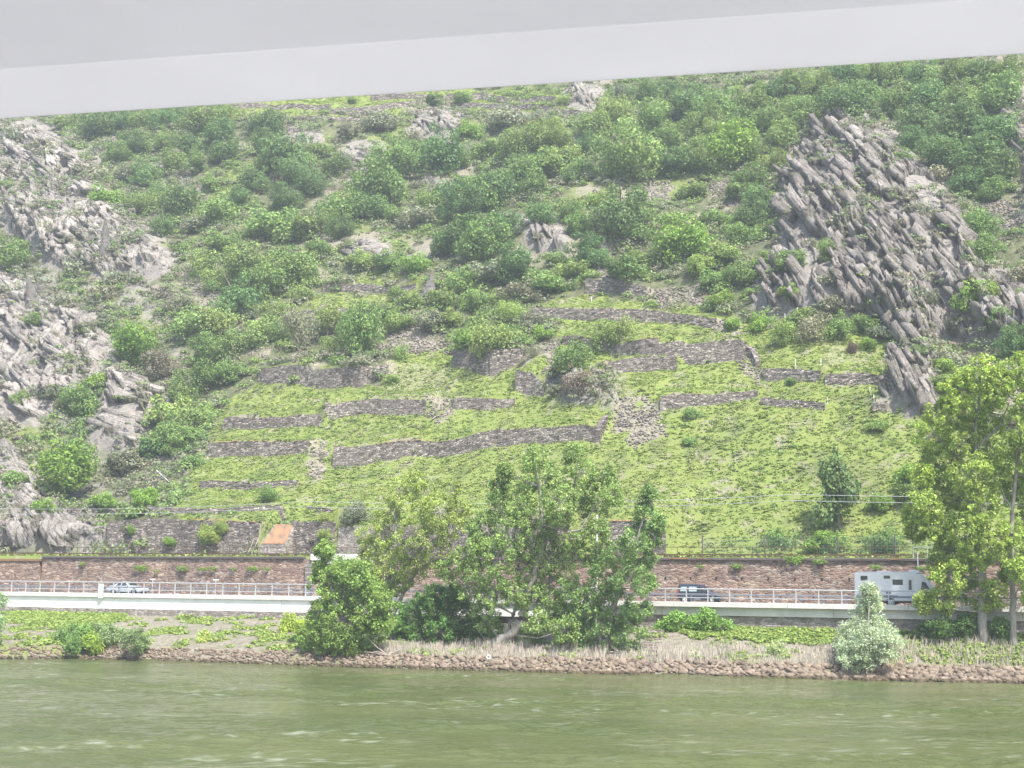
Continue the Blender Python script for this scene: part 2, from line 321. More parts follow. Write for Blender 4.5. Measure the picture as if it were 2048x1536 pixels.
def grid_px(S=None, T=None, G=None):
    S = SS if S is None else S; T = TT if T is None else T; G = Z if G is None else G
    X, Y = st2xy(S, T); P = np.stack([X, Y, G], -1); px, py, dz = project(P)
    bad = dz < 60; return np.where(bad, -9999, px), np.where(bad, -9999, py)
Zb = Z.copy()
for it in range(4):                            # the bulge moves what the outline covers, so trace it a few times
    gx, gy = grid_px(G=Z); Zn = Zb.copy()
    for nm, poly, A, dip, rel in CLIFFS:
        near = (TT > 18)
        dd = polydist(gx, gy, poly); m = np.clip(dd / (14.0 * A) + 0.3, 0, 1); m = m * m * (3 - 2 * m)
        Zn += np.where(near, m * A, 0)
    Z = Z * 0.4 + Zn * 0.6
# terrace walls: name, label, pixel outline (x, top, bottom) from left to right
WALLS = [
 ('R', 'large grey slate retaining wall beside the railway, between the pale rock foot and the orange mossy buttress', [(215, 1043, 0), (300, 1038, 0), (420, 1042, 0), (520, 1046, 0)]),
 ('R', 'slate wall section between the orange mossy buttress and the pale stone section behind the railway', [(580, 1043, 0), (672, 1045, 0)]),
 ('R', 'pale pinkish stone wall section below the silvery willow bush behind the railway', [(676, 1056, 0), (760, 1050, 0)]),
 ('R', 'dark slate wall behind the airy yellow-green poplar, beside the railway', [(763, 1050, 0), (1130, 1045, 0)]),
 ('R', 'dark slate wall with an orange mossy top behind the right end of the bank trees', [(1215, 1043, 0), (1332, 1046, 0)]),
 ('w', 'dark upper slate wall on top of the pale rock foot at the left', [(132, 1017, 1036), (215, 1015, 1034), (300, 1016, 1034), (350, 1018, 1030), (450, 1018, 1027), (560, 1023, 1032), (668, 1021, 1028)]),
 ('w', 'low pale terrace wall, lowest of the short walls at the left of the vineyard', [(398, 965, 980), (500, 965, 980), (592, 963, 972)]),
 ('w', 'dark terrace wall with orange top stones, left of the longest wall', [(415, 889, 916), (520, 886, 914), (617, 884, 906)]),
 ('w', 'longest dark slate terrace wall, rising across the middle of the vineyard', [(665, 897, 935), (760, 892, 925), (850, 885, 913), (960, 868, 900), (1060, 857, 889), (1130, 857, 886), (1192, 859, 888)]),
 ('w', 'short terrace wall on the left, under the bright grass strip next to the bushes', [(445, 838, 862), (545, 835, 857), (645, 829, 852)]),
 ('w', 'terrace wall in the middle left, ending at the rubble slide', [(648, 805, 835), (700, 805, 832), (790, 803, 833), (852, 806, 834)]),
 ('w', 'short terrace wall right of the rubble slide', [(905, 800, 822), (960, 799, 824), (1030, 797, 812)]),
 ('w', 'terrace wall at the foot of the big right-hand meadow, left part, facing the gully', [(1320, 797, 826), (1400, 791, 815), (1480, 785, 803), (1518, 782, 798)]),
 ('w', 'dark terrace wall dropping to the right above the big right-hand meadow', [(1521, 796, 811), (1590, 801, 817), (1655, 809, 826)]),
 ('w', 'small broken wall stub beside the foot of the right crag', [(1745, 807, 828), (1778, 807, 829)]),
 ('w', 'thick slate wall carrying the bare gravel terrace with the orchard trees', [(515, 738, 768), (620, 739, 776), (720, 739, 777), (778, 728, 750)]),
 ('w', 'small tumbled wall between the dry meadow and the gully', [(1030, 745, 785), (1060, 748, 792), (1088, 768, 795)]),
 ('w', 'broken dark wall above the dry meadow, with a red-brown dead bush', [(905, 704, 735), (940, 703, 743), (980, 702, 755), (1020, 700, 735), (1052, 697, 714)]),
 ('w', 'slate wall above the round cave mouth, right of the soft green bush', [(1212, 724, 748), (1280, 717, 745), (1357, 718, 741)]),
 ('w', 'long tall slate wall with two light green trees in front of it', [(1125, 672, 690), (1180, 677, 700), (1280, 683, 712), (1350, 684, 724), (1480, 684, 722), (1492, 688, 720)]),
 ('w', 'pale capped terrace wall, left one of the two beside the right crag foot', [(1525, 739, 765), (1600, 741, 765), (1646, 745, 768)]),
 ('w', 'terrace wall running up against the right crag foot', [(1650, 750, 772), (1720, 746, 770), (1776, 743, 767)]),
 ('w', 'upper long terrace wall sloping gently down to the right, below the rubble heap', [(1065, 615, 632), (1150, 617, 641), (1250, 621, 645), (1340, 629, 650), (1432, 637, 655)]),
 ('w', 'narrow wall under the small terrace with the orchard trees', [(600, 622, 630), (680, 616, 628), (778, 611, 622)]),
 ('w', 'small wall under the uppermost left grass patch, beside the dark rock knob', [(645, 571, 586), (740, 569, 585), (835, 566, 578)]),
 ('w', 'reddish-grey wall beside the pale rubble heap', [(1170, 560, 588), (1250, 560, 590), (1292, 575, 594)]),
 ('w', 'short wall half hidden in the shrubs below the left crag', [(300, 575, 583), (345, 576, 585)]),
 ('w', 'lower summit terrace wall at the left', [(560, 232, 240), (660, 232, 243), (738, 234, 243)]),
 ('w', 'curved summit terrace wall rising from the left to the rocky crown', [(655, 221, 232), (720, 214, 230), (800, 204, 216), (850, 200, 208)]),
 ('w', 'summit terrace wall sloping down to the right, lower one', [(890, 202, 212), (1000, 208, 221), (1100, 214, 227), (1184, 223, 234)]),
 ('w', 'straight summit terrace wall at the left end of the top field', [(460, 207, 218), (560, 209, 221), (660, 207, 220)]),
 ('w', 'topmost summit wall just below the boat canopy edge', [(742, 188, 203), (800, 186, 198), (960, 186, 200), (1100, 192, 207), (1152, 194, 208)])]
WALLGEO = []
for kind_, lab, pts in WALLS:
    pts = np.array(pts, float)
    if kind_ == 'R':
        s = []; h = []
        for px, py, _ in pts:
            P = at_t(px, py, 18.0); s.append(xy2st(P[0], P[1])[0]); h.append(P[2] - 10.3)
        s = np.array(s); h = np.array(h); t = np.full(len(s), 18.0)
    else:
        hh = hit(pts[:, 0], pts[:, 2]); s, t = hh[:, 0], hh[:, 1]; t = np.maximum(t, 18.6)
        h = (pts[:, 2] - pts[:, 1]) * hh[:, 3] / FPX * 1.15
    o = np.argsort(s); s, t, h = s[o], t[o], h[o]
    tw = np.interp(SS, s, t); H = np.interp(SS, s, h); fade = np.clip(1 - np.maximum(s[0] - SS, SS - s[-1]) / 0.9, 0, 1)
    L = H / (0.42 if kind_ == 'w' else 0.36)
    add = H * np.clip(1 - (TT - tw) / L, 0, 1) * fade
    zb = zat(s, t - 0.2); WALLGEO.append((kind_, lab, s, t, h, Z.copy() if False else None))
    g0 = zat(np.interp(np.arange(s[0], s[-1] + .01, .4), s, s), np.interp(np.arange(s[0], s[-1] + .01, .4), s, t) - 0.25)
    WALLGEO[-1] = (kind_, lab, s, t, h, g0)
    Z = Z + np.where(TT >= tw + 0.5, add, 0)
gx, gy = grid_px()
wx = gx + (fbm(SS / 2.5, TT / 2.5, 71, 4) - 0.5) * 60; wy = gy + (fbm(SS / 2.5, TT / 2.5, 72, 4) - 0.5) * 44
def region(polys, X=None, Y=None):
    X = wx if X is None else X; Y = wy if Y is None else Y; m = np.zeros(X.shape, bool)
    for p in polys: m |= inpoly(X, Y, p)
    return m
GRASS = [[(340, 1030), (400, 920), (435, 850), (470, 790), (510, 765), (760, 775), (800, 700), (905, 700), (1040, 740), (1110, 690), (1120, 645), (1060, 600), (1180, 592), (1430, 620), (1500, 640), (1800, 655), (1790, 740), (1790, 830), (1870, 835), (2150, 880), (2150, 1125), (700, 1125), (660, 1030)],
         [(640, 588), (830, 582), (860, 600), (770, 612), (600, 618)], [(640, 566), (700, 550), (850, 552), (840, 568)], [(640, 632), (700, 600), (790, 612), (640, 640)],
         [(440, 190), (660, 190), (760, 180), (860, 196), (1190, 212), (1190, 236), (1100, 230), (850, 212), (740, 232), (440, 234)],
         [(560, 175), (1160, 175), (1160, 190), (560, 200)], [(350, 1020), (660, 1030), (660, 1050), (350, 1045)]]
STONY = [[(850, 800), (905, 800), (905, 850), (860, 850)], [(1235, 800), (1310, 800), (1330, 880), (1260, 900), (1225, 850)], [(615, 885), (650, 890), (658, 955), (610, 955)],
         [(480, 715), (620, 705), (785, 690), (790, 712), (520, 722)], [(240, 1000), (300, 950), (350, 925), (345, 960), (290, 1010)],
         [(1400, 365), (1480, 372), (1490, 410), (1400, 400)], [(1250, 350), (1345, 358), (1340, 402), (1260, 395)], [(1290, 575), (1400, 580), (1395, 612), (1290, 604)],
         [(1180, 520), (1230, 510), (1235, 560), (1180, 555)], [(1090, 690), (1120, 670), (1110, 740), (1085, 750)], [(1200, 480), (1215, 480), (1215, 540), (1195, 540)],
         [(380, 570), (450, 560), (440, 620), (400, 620)], [(1440, 640), (1500, 650), (1500, 680), (1440, 672)], [(240, 395), (330, 440), (330, 470), (230, 430)], [(1940, 400), (2050, 400), (2050, 470), (1960, 440)],
         [(750, 630), (900, 660), (900, 700), (780, 700)], [(1480, 690), (1530, 740), (1515, 770), (1475, 720)]]
DRYM = [[(780, 730), (900, 735), (910, 800), (770, 795)], [(1180, 740), (1260, 750), (1270, 800), (1200, 800)], [(1640, 690), (1750, 700), (1740, 730), (1640, 730)]]
n3 = fbm(SS / 2.2, TT / 2.2, 91, 4); n4 = fbm(SS / 14, TT / 14, 95, 3)
CR = np.zeros(Z.shape + (3,), np.float32); hillm = TT > 17.5
GRM = region(GRASS) & hillm; STM = region(STONY) & hillm; dr = region(DRYM) & hillm
rk = np.zeros(Z.shape, bool)
for nm, poly, A, dip, rel in CLIFFS: rk |= (polydist(wx, wy, poly) > -6) & hillm
CR[..., 0] = np.where(GRM, np.clip(0.95 - np.clip((n3 - 0.62) * 6, 0, 0.6), 0, 1), np.where(hillm, np.clip((n4 - 0.55) * 4, 0, 0.6), 0))
bare = np.where(hillm & ~GRM & ~rk, np.clip((fbm(SS / 5, TT / 5, 77, 4) - 0.6) * 8, 0, 0.85), 0)
bare = np.maximum(bare, np.where(GRM, np.clip((fbm(SS / 1.6, TT / 1.1, 78, 3) - 0.66) * 9, 0, 0.8), 0))
CR[..., 2] = np.maximum(bare, np.where(STM, np.clip((fbm(SS / 1.5, TT / 1.5, 79, 4) - .34) * 5, 0, .95), np.where(dr, 0.45, 0)))
leftrough = hillm & (gx < 380) & (gy < 1010) & ~rk; CR[..., 1] = np.where(rk, 0.95, np.where(leftrough, np.clip((n3 - 0.45) * 4, 0, .8), 0))
bk = (TT < -0.4) & (TT > TW)
bgr = [[(1300, 1205), (1500, 1235), (1700, 1255), (1700, 1292), (1560, 1285), (1400, 1278), (1300, 1245)], [(1790, 1262), (2150, 1250), (2150, 1330), (1950, 1322), (1790, 1300)], [(0, 1292), (130, 1290), (130, 1306), (0, 1308)], [(20, 1215), (250, 1225), (240, 1245), (130, 1262), (20, 1240)]]
wbx = gx + (fbm(SS / 1.2, TT / 1.2, 171, 3) - 0.5) * 30; wby = gy + (fbm(SS / 1.2, TT / 1.2, 172, 3) - 0.5) * 16
BGM = region(bgr, wbx, wby) & bk
CR[..., 2] = np.where(bk, np.where(BGM, 0.08, 0.85), CR[..., 2])
CR[..., 0] = np.where(bk, np.where(BGM, 1.0, np.clip((fbm(SS / 2, TT / 1.5, 55, 3) - 0.5) * 5, 0, .8)), CR[..., 0])
CR[..., 2] = np.where(bk & ~BGM, 0.85 - 0.7 * np.clip((fbm(SS / 2, TT / 1.5, 55, 3) - 0.52) * 7, 0, 1), CR[..., 2])
verge = (TT >= 9) & (TT < 18); CR[..., 0] = np.where(verge, 0.9, CR[..., 0]); CR[..., 2] = np.where(verge, np.clip((n3 - .5) * 4, 0, .5), CR[..., 2])
Zf = Z + np.where(hillm & (TT > 18.5), (fbm(SS / 1.3, TT / 1.3, 61, 3) - 0.5) * 0.5, 0)
X, Y = st2xy(SS, TT); ni, nj = Z.shape; idx = np.arange(ni * nj).reshape(ni, nj)
F = np.stack([idx[:-1, :-1], idx[1:, :-1], idx[1:, 1:], idx[:-1, 1:]], -1).reshape(-1, 4)
link('hillside', make_mesh('hillside', np.stack([X, Y, Zf], -1).reshape(-1, 3), F, M['ground'], CR.reshape(-1, 3), True), kind='structure')
# ------------------------------------------------------------------ rock outcrops
def slabs(q1, q2, a, b, seed):
    u = q1 / a; v = q2 / b; iu = np.floor(u); iv = np.floor(v); best = np.full(u.shape, 1e9); val = np.zeros(u.shape); off = np.zeros(u.shape)
    for du in (-1, 0, 1):
        for dv in (-1, 0, 1):
            cu = iu + du; cv = iv + dv
            jx = cu + 0.15 + 0.7 * vnoise(cu + 0.0, cv + 0.0, seed); jy = cv + 0.15 + 0.7 * vnoise(cu, cv, seed + 1)
            d = (u - jx) ** 2 + (v - jy) ** 2; k = d < best
            best = np.where(k, d, best); val = np.where(k, vnoise(cu, cv, seed + 2), val); off = np.where(k, v - jy, off)
    return val, off
def cliff(nm, poly, A, dip, rel, label):
    global Z
    sel = (polydist(gx, gy, poly) > -10) & hillm
    ii, jj = np.where(sel)
    if len(ii) == 0: return
    h = 0.2; s_ = np.arange(sg[ii.min()] - .5, sg[ii.max()] + .5, h); t_ = np.arange(max(tg[jj.min()] - .5, 18), tg[jj.max()] + .5, h)
    S, T = np.meshgrid(s_, t_, indexing='ij'); Zc = zat(S, T); px, py = grid_px(S, T, Zc)
    dd = polydist(px + (fbm(S / 2.5, T / 2.5, 3, 3) - .5) * 40, py + (fbm(S / 2.5, T / 2.5, 4, 3) - .5) * 30, poly)
    W = Zc * 0.96 - T * 0.27; an = R(dip); NR = RNG; wS = S + (fbm(S / 9, W / 9, 12, 3) - .5) * 5; wW = W + (fbm(S / 9, W / 9, 13, 3) - .5) * 5
    if nm == 'right_crag': an = R(dip) + np.clip((620 - py) / 500, -0.5, 1) * R(-14) + np.clip((py - 600) / 120, 0, 1) * R(14)
    q1 = wS * np.cos(an) - wW * np.sin(an); q2 = wS * np.sin(an) + wW * np.cos(an)
    v0, o0 = slabs(q1, q2, 6, 3.4, 40); v1, o1 = slabs(q1, q2, 2.8, 1.2, 50); v2, o2 = slabs(q1, q2, 1.2, 0.5, 60)
    disp = rel * ((v0 - .4) * 1.8 - o0 * 1.6 + (v1 - .5) * 0.8 - o1 * 0.9 + (v2 - .5) * 0.4 - o2 * .35) + RNG.uniform(-.08, .08, S.shape)
    m = np.clip(dd / 22.0, 0, 1); disp = disp * (0.25 + 0.75 * m) + 0.35 * m - 0.5 * (1 - m)
    N = np.array([-n2[0] * 0.82, -n2[1] * 0.82, 0.57]); Xc, Yc = st2xy(S, T)
    V = np.stack([Xc, Yc, Zc], -1) + disp[..., None] * N
    tone = 0.72 + 0.5 * v1 + 0.25 * (v0 - .5); cc = np.stack([tone, tone * 0.99, tone * 0.97], -1)
    if nm.startswith('left'): cc = cc * 1.1
    else: cc = cc * .97
    keep = dd > -3; idx = np.full(S.shape, -1); kk = keep[:-1, :-1] & keep[1:, :-1] & keep[1:, 1:] & keep[:-1, 1:]
    id_ = np.arange(S.size).reshape(S.shape); F = np.stack([id_[:-1, :-1], id_[1:, :-1], id_[1:, 1:], id_[:-1, 1:]], -1)[kk]
    used = np.unique(F); remap = np.full(S.size, -1); remap[used] = np.arange(len(used))
    VV = [V.reshape(-1, 3)[used]]; FF = [remap[F]]; CC = [cc.reshape(-1, 3)[used] * .82]; QQ = [np.stack([q1, q2, q1 * 0], -1).reshape(-1, 3)[used]]; base = len(used)
    ci, cj = np.where(dd > 3); area = len(ci) * h * h; nS = int(min(area * (.8 if nm == 'right_crag' else .62), 6000)); pick = RNG.integers(0, len(ci), nS)
    ea = np.array([d2[0], d2[1], 0]); eu = np.array([0, 0, 1.0]); en = np.array([-n2[0], -n2[1], 0])
    anm = an if np.ndim(an) else np.full(S.shape, an)
    for k in pick:
        i, j = ci[k], cj[k]; a_ = anm[i, j] + RNG.normal() * .1; P = V[i, j]; big = RNG.random(); SCL = {'left_spur': 1.6, 'left_mid': 1.9, 'left_slab': 1.9, 'left_foot': 1.3, 'right_crag': 1.45, 'tongue': 1.5}.get(nm, 1.0)
        if fbm(P[0] / 7, P[2] / 7, 19, 3) > .64: continue
        L_ = SCL * (RNG.uniform(.8, 2.2) + (RNG.uniform(1, 4.0) if big > .75 else 0)); th = RNG.uniform(.12, .42) * (.6 + L_ * .2); dp = RNG.uniform(.5, 1.1) * (1 + (L_ > 2) * .6)
        u = math.cos(a_) * ea - math.sin(a_) * eu; p = math.sin(a_) * ea + math.cos(a_) * eu; tl = RNG.normal() * .18 + .3; nn = en * math.cos(tl) + p * math.sin(tl); p = p * math.cos(tl) - en * math.sin(tl)
        yw = RNG.normal() * .13 + .1; u, nn = u * math.cos(yw) + nn * math.sin(yw), nn * math.cos(yw) - u * math.sin(yw)
        cor = []; PR = RNG.random()
        for sz_ in (-1, 1):
            for sy_, sx_ in ((-1, -1), (-1, 1), (1, 1), (1, -1)):
                cor.append(P + u * sx_ * L_ * .5 * RNG.uniform(.55, 1.1) + p * sy_ * th * RNG.uniform(.55, 1.15) + nn * (sz_ * dp * .5 * RNG.uniform(.75, 1.1) - dp * (.27 + .3 * PR)))
        VV.append(np.array(cor)); FF.append(np.array([(0, 3, 2, 1), (4, 5, 6, 7), (0, 1, 5, 4), (1, 2, 6, 5), (2, 3, 7, 6), (3, 0, 4, 7)]) + base); base += 8
        tn = RNG.uniform(.72, 1.12) * (1.1 if nm.startswith('left') else .96); CC.append(np.tile([tn, tn * .985, tn * .965], (8, 1))); QQ.append(np.tile([q1[i, j], q2[i, j], 0], (8, 1)) + np.array([[sx_ * L_ * .5, sy_ * th, 0] for _ in (0, 1) for sy_, sx_ in ((-1, -1), (-1, 1), (1, 1), (1, -1))]))
    me = make_mesh('rock_outcrop', np.concatenate(VV), np.concatenate(FF), M['rock'], np.concatenate(CC))
    at_ = me.attributes.new('strata', 'FLOAT_VECTOR', 'POINT'); at_.data.foreach_set('vector', np.concatenate(QQ).astype(np.float32).ravel())
    link('rock_outcrop', me, label=label, cat='rock outcrop')
CLAB = {'left_spur': 'pale layered slate crag at the upper left edge, with a thin leaning fin of rock', 'left_mid': 'pale smooth slate slabs at the left edge, below the layered crag',
 'left_slab': 'dark blocky slate buttress with level layers, between two green bushes at the left', 'left_foot': 'pale rock foot beside the railway at the bottom left',
 'right_crag': 'big jagged grey crag at the right, its foot reaching down to the meadow', 'tongue': 'pale steep slate tongue at the foot of the right crag, running into the meadow', 'crown_rocks': 'dark rocky crown just below the summit terraces',
 'ledge': 'small grey-brown rock ledge in the upper shrubs, left of the rocky crown', 'face': 'smooth tilted rock face among the dark trees in the middle of the hill',
 'boulder_ledge': 'low pale rock ledge above the small upper terrace', 'slab_pair': 'pair of pale leaning slabs at the right end of the summit terraces',
 'gully_rock': 'rock hung with dry grass below the soft green bush in the middle gully', 'edge_rocks': 'dark crag at the upper right edge of the view',
 'low_gully': 'small dark rock between the trees in the upper middle', 'high_ledge': 'small rocks among shrubs below the left summit wall'}
for c_ in CLIFFS: cliff(*c_, CLAB[c_[0]])
# thin leaning fins of slate on the left crags, a knob above the small terrace and a cave mouth
def fin(px, py, wpx, hpx, lean, label, thick=1.2):
    h_ = hit(px, py)[0]; k = h_[3] / FPX; x, y = st2xy(h_[0], h_[1]); wd = wpx * k; ht = hpx * k; z = h_[2]
    mb = MB(); n = 9; V = []
    for lv in range(n + 1):
        u = lv / n; ww = wd * (1 - u) ** 0.8 + 0.15; dx = lean * ht * u; th = thick * (1 - 0.7 * u)
        for a, b in ((-.5, -.5), (-.15, -.8), (.5, -.35), (.5, .6), (-.4, .6)):
            V.append((x + dx + a * ww + random.uniform(-.1, .1), y + b * th + random.uniform(-.1, .1), z - 0.8 + u * (ht + .8) + random.uniform(-.12, .12)))
    Fq = [(l * 5 + i, l * 5 + (i + 1) % 5, l * 5 + 5 + (i + 1) % 5, l * 5 + 5 + i) for l in range(n) for i in range(5)] + [(n * 5, n * 5 + 1, n * 5 + 2, n * 5 + 3, n * 5 + 4)]
    me = make_mesh('rock_fin', V, Fq, M['rock'], np.full((len(V), 3), 0.5)); link('rock_fin', me, label=label, cat='rock')
fin(212, 520, 26, 88, -0.06, 'dark thin upright rock fin standing on the pale left crag'); fin(70, 610, 30, 60, -0.3, 'small leaning rock fin above the lower left slabs')
fin(860, 585, 26, 42, 0.05, 'dark rock knob at the end of the uppermost left grass patch', 1.6)
# ------------------------------------------------------------------ dry stone walls
def wall_mesh(s, t, h, g0, mat, thick=0.75, step=0.4, rough=0.07, top_j=0.07):
    u = np.arange(s[0], s[-1] + .01, step); tt = np.interp(u, s, t); hh = np.interp(u, s, h); n = len(u); rows = 7
    tt = tt + (fbm(u / 6, u * 0, 5, 2) - .5) * 0.15; tj = (vnoise(u * 2.6, u * 0, 8) - .5) * 2 * top_j + (fbm(u / 7, u * 0, 18, 2) - .5) * 0.3
    prof = [(-0.0, -0.6)] + [(0, k / (rows - 1)) for k in range(rows)] + [(thick, 1.0), (thick, -0.3)]
    V = []
    for i in range(n):
        for k, (dt, f) in enumerate(prof):
            zz = g0[min(i, len(g0) - 1)] + (f * (hh[i] + 0.12 + tj[i]) if f >= 0 else f)
            dt2 = dt + (max(f, 0) * 0.12 if k <= rows else 0) + (random.uniform(-rough, rough) if 1 <= k <= rows else 0)
            x, y = st2xy(u[i], tt[i] + dt2); V.append((x, y, zz))
    m = len(prof); F = [(i * m + k, (i + 1) * m + k, (i + 1) * m + k + 1, i * m + k + 1) for i in range(n - 1) for k in range(m - 1)]
    F += [tuple(range(m))[::-1], tuple((n - 1) * m + k for k in range(m))]
    return make_mesh('dry_stone_wall', V, F, mat)
for i, (kind_, lab, s, t, h, g0) in enumerate(WALLGEO):
    mat = M['greywall'] if i in (2,) else M['slate']
    if kind_ == 'R': g0 = np.full(len(g0), 10.25)
    o = link('dry_stone_wall', wall_mesh(s, t, h, g0, mat), label=lab, cat='stone wall')
    if i in (4, 7, 8, 0):                        # orange moss on the top stones
        a, b = {4: (0.05, .95), 7: (0.05, .9), 8: (.12, .38), 0: (.55, .98)}[i]; u = np.arange(s[0] + (s[-1] - s[0]) * a, s[0] + (s[-1] - s[0]) * b, 0.35); mb = MB()
        for q in u:
            if random.random() < (0.8 if i == 4 else 0.45):
                gz = np.interp(q, np.linspace(s[0], s[-1], len(g0)), g0) + np.interp(q, s, h) + 0.12 + random.uniform(-.03, .08)
                x, y = st2xy(q, np.interp(q, s, t) + 0.2); rr = random.uniform(.15, .32)
                mb.add([(x + rr * math.cos(k * 1.05), y + rr * math.sin(k * 1.05), gz) for k in range(6)] + [(x, y, gz + .16)], [(k, (k + 1) % 6, 6) for k in range(6)])
        mb.build('moss_cushions', M['moss'], o)
# side return of the longest wall and the end of the gravel terrace wall
def stair_wall(pts, lab, hpx):
    hh = hit([p[0] for p in pts], [p[1] for p in pts]); V = []; m = 4
    for (s, t, z, Y_), hp in zip(hh, hpx):
        H = hp * Y_ / FPX; 
        for ds, z2 in ((-.3, -.5), (-.25, H), (.35, H), (.4, -.5)):
            x, y = st2xy(s + ds, t); V.append((x, y, z + z2))
    n = len(pts); F = [(i * m + k, (i + 1) * m + k, (i + 1) * m + k + 1, i * m + k + 1) for i in range(n - 1) for k in range(m - 1)] + [(3, 2, 1, 0), tuple((n - 1) * m + k for k in range(4))]
    link('dry_stone_wall', make_mesh('dry_stone_wall', V, F, M['slate']), label=lab, cat='stone wall')
stair_wall([(1194, 885), (1200, 866), (1206, 850), (1212, 838)], 'narrow side wall climbing from the right end of the longest wall', [26, 22, 14, 8])
stair_wall([(1515, 735), (1505, 718), (1492, 705)], 'crumbling wall end beside the tall slate wall, at the edge of the right meadow', [14, 20, 16])
# ------------------------------------------------------------------ river, road, railway level
xs_ = np.concatenate([[-700, -200], np.arange(-95, 75, .24), [200, 700]]); ys_ = np.concatenate([[-60, 20], np.arange(38, 176, .19), [420]]); XX, YY = np.meshgrid(xs_, ys_, indexing='ij')
cx, cy = XX * math.cos(.2) + YY * math.sin(.2), -XX * math.sin(.2) + YY * math.cos(.2)
calm = .5 + 2.6 * np.clip(fbm(XX / 16, YY / 7, 333, 4) * 4 - 1.9, 0, 1)
ZZ = ((fbm(cx / 1.3, cy / .75, 301, 2) - .5) * .17 + (np.abs(fbm(cx / .9, cy / .6, 311, 2) - .5) * -.14 + .04) + (fbm(cx / 9, cy / 5, 321, 2) - .5) * .12) * calm
ZZ = np.where((XX < -94) | (XX > 74.5) | (YY < 38) | (YY > 175), 0, ZZ) - .03
ni_, nj_ = XX.shape; id_ = np.arange(ni_ * nj_).reshape(ni_, nj_); RZ = R(-22.5)
painted_glints = np.clip((fbm(cx / .8, cy / .3, 351, 3) - .6) * 6, 0, 1) * np.clip(fbm(XX / 9, YY / 5, 361, 4) * 5 - 2.2, 0, 1) * .4  # pale dashes painted in patches, standing for sky glints off the ripples
link('river', make_mesh('river', np.stack([XX, YY, ZZ], -1).reshape(-1, 3), np.stack([id_[:-1, :-1], id_[1:, :-1], id_[1:, 1:], id_[:-1, 1:]], -1).reshape(-1, 4), M['water'], np.repeat(painted_glints.reshape(-1, 1), 3, 1), True), kind='structure')
def shore(name, mb, mat, parent=None, bevel=0, **k):     # mesh coordinates are (s, t, z); the object carries the shore frame
    o = mb.build(name, mat, parent, bevel, **k)
    if parent is None: o.location = (P0[0], P0[1], 0); o.rotation_euler = (0, 0, RZ)
    return o
def sthing(name, label, cat, s, t, z, group=None):
    x, y = st2xy(s, t); return thing(name, label, cat, (x, y, z), RZ, group)
SA, SB = -150, 88
shore('road', MB().box(SA, SB, 1.05, 8.95, 5.56, 5.85), M['asphalt'], kind='structure')
shore('road_marking', MB().box(SA, SB, 1.6, 1.72, 5.85, 5.854), M['line'], kind='structure')
c = MB()
for q in range(SA, SB, 9): c.box(q, q + 4, 4.9, 5.02, 5.85, 5.854)
c.box(SA, SB, 8.3, 8.42, 5.85, 5.854); shore('centre_marking', c, M['line'], kind='structure')
# concrete road ledge: edge beam and girder, flush at the left, cantilevered at the right
SX = s_at(1290, 0, 6)
e = sthing('road_edge_structure', 'pale concrete edge of the riverside road, overhanging at the right and flush at the left', 'road edge', 0, 0, 0)
for q in np.arange(SA, SB, 10.4): MB().box(q, q + 10.38, -0.32, 0.95, 5.55, 6.0).build('edge_beam', M['concrete'], e, 0.02)
for q in np.arange(SA, SX - 16, 10.4): MB().box(q, q + 10.38, -0.12, 0.9, 4.35, 5.545).build('parapet_wall', M['whiteconc'], e, 0.02)
for q in np.arange(SX - 14, SB, 15.6): MB().box(q, q + 15.57, 0.12, 1.0, 4.8, 5.545).build('girder', M['concrete'], e, 0.02)
MB().box(SX - 14, SB, 0.3, 1.4, 2.5, 4.795).build('masonry_base', M['greywall'], e)
MB().box(SA, SX - 16.2, -0.3, 0.9, 2.8, 4.345).build('masonry_base', M['greywall'], e)
# railing with posts every two metres, and the steel guardrail behind it
rl = sthing('bridge_railing', 'long galvanised tube railing along the river side of the road', 'railing', 0, 0, 6.0)
ra, rb = s_at(-60, 0, 7), s_at(2120, 0, 7); k0 = 0
pm = MB().box(-0.045, 0.045, -0.04, 0.04, -0.02, 1.14).build('post', M['galv'], rl); pm.location = (ra, 0.05, 0)
q = ra + 2.0
while q < rb and k0 < 98: o = pm.copy(); COL.objects.link(o); o.parent = rl; o.location = (q, 0.05, 0); q += 2.0; k0 += 1
rb = q - 2.0
MB().tube([(ra, 0.05, 1.17), (rb, 0.05, 1.17)], 0.055, 8).build('top_rail', M['galv'], rl)
MB().box(ra, rb, 0.03, 0.07, 0.36, 0.43).build('lower_rail', M['galv'], rl)
gr_ = sthing('guardrail', 'steel crash barrier running just behind the tube railing', 'guardrail', 0, 0, 6.0)
V = []; prof = [(0, .60), (-.04, .63), (0, .67), (-.04, .71), (0, .75), (.03, .75), (.03, .60)]
for q in (ra, rb): V += [(q, 0.42 + a, b) for a, b in prof]
n = len(prof); MB().add(V, [(i, (i + 1) % n, (i + 1) % n + n, i + n) for i in range(n)] + [tuple(range(n))[::-1], tuple(range(n, 2 * n))]).build('beam', M['guard'], gr_)
pm = MB().box(-0.06, 0.06, 0.02, 0.14, -0.02, 0.74).build('post', M['guard'], gr_); pm.location = (ra + .35, 0.42, 0)
q = ra + 2.35; k0 = 0
while q < rb and k0 < 98: o = pm.copy(); COL.objects.link(o); o.parent = gr_; o.location = (q, 0.42, 0); q += 2.0; k0 += 1
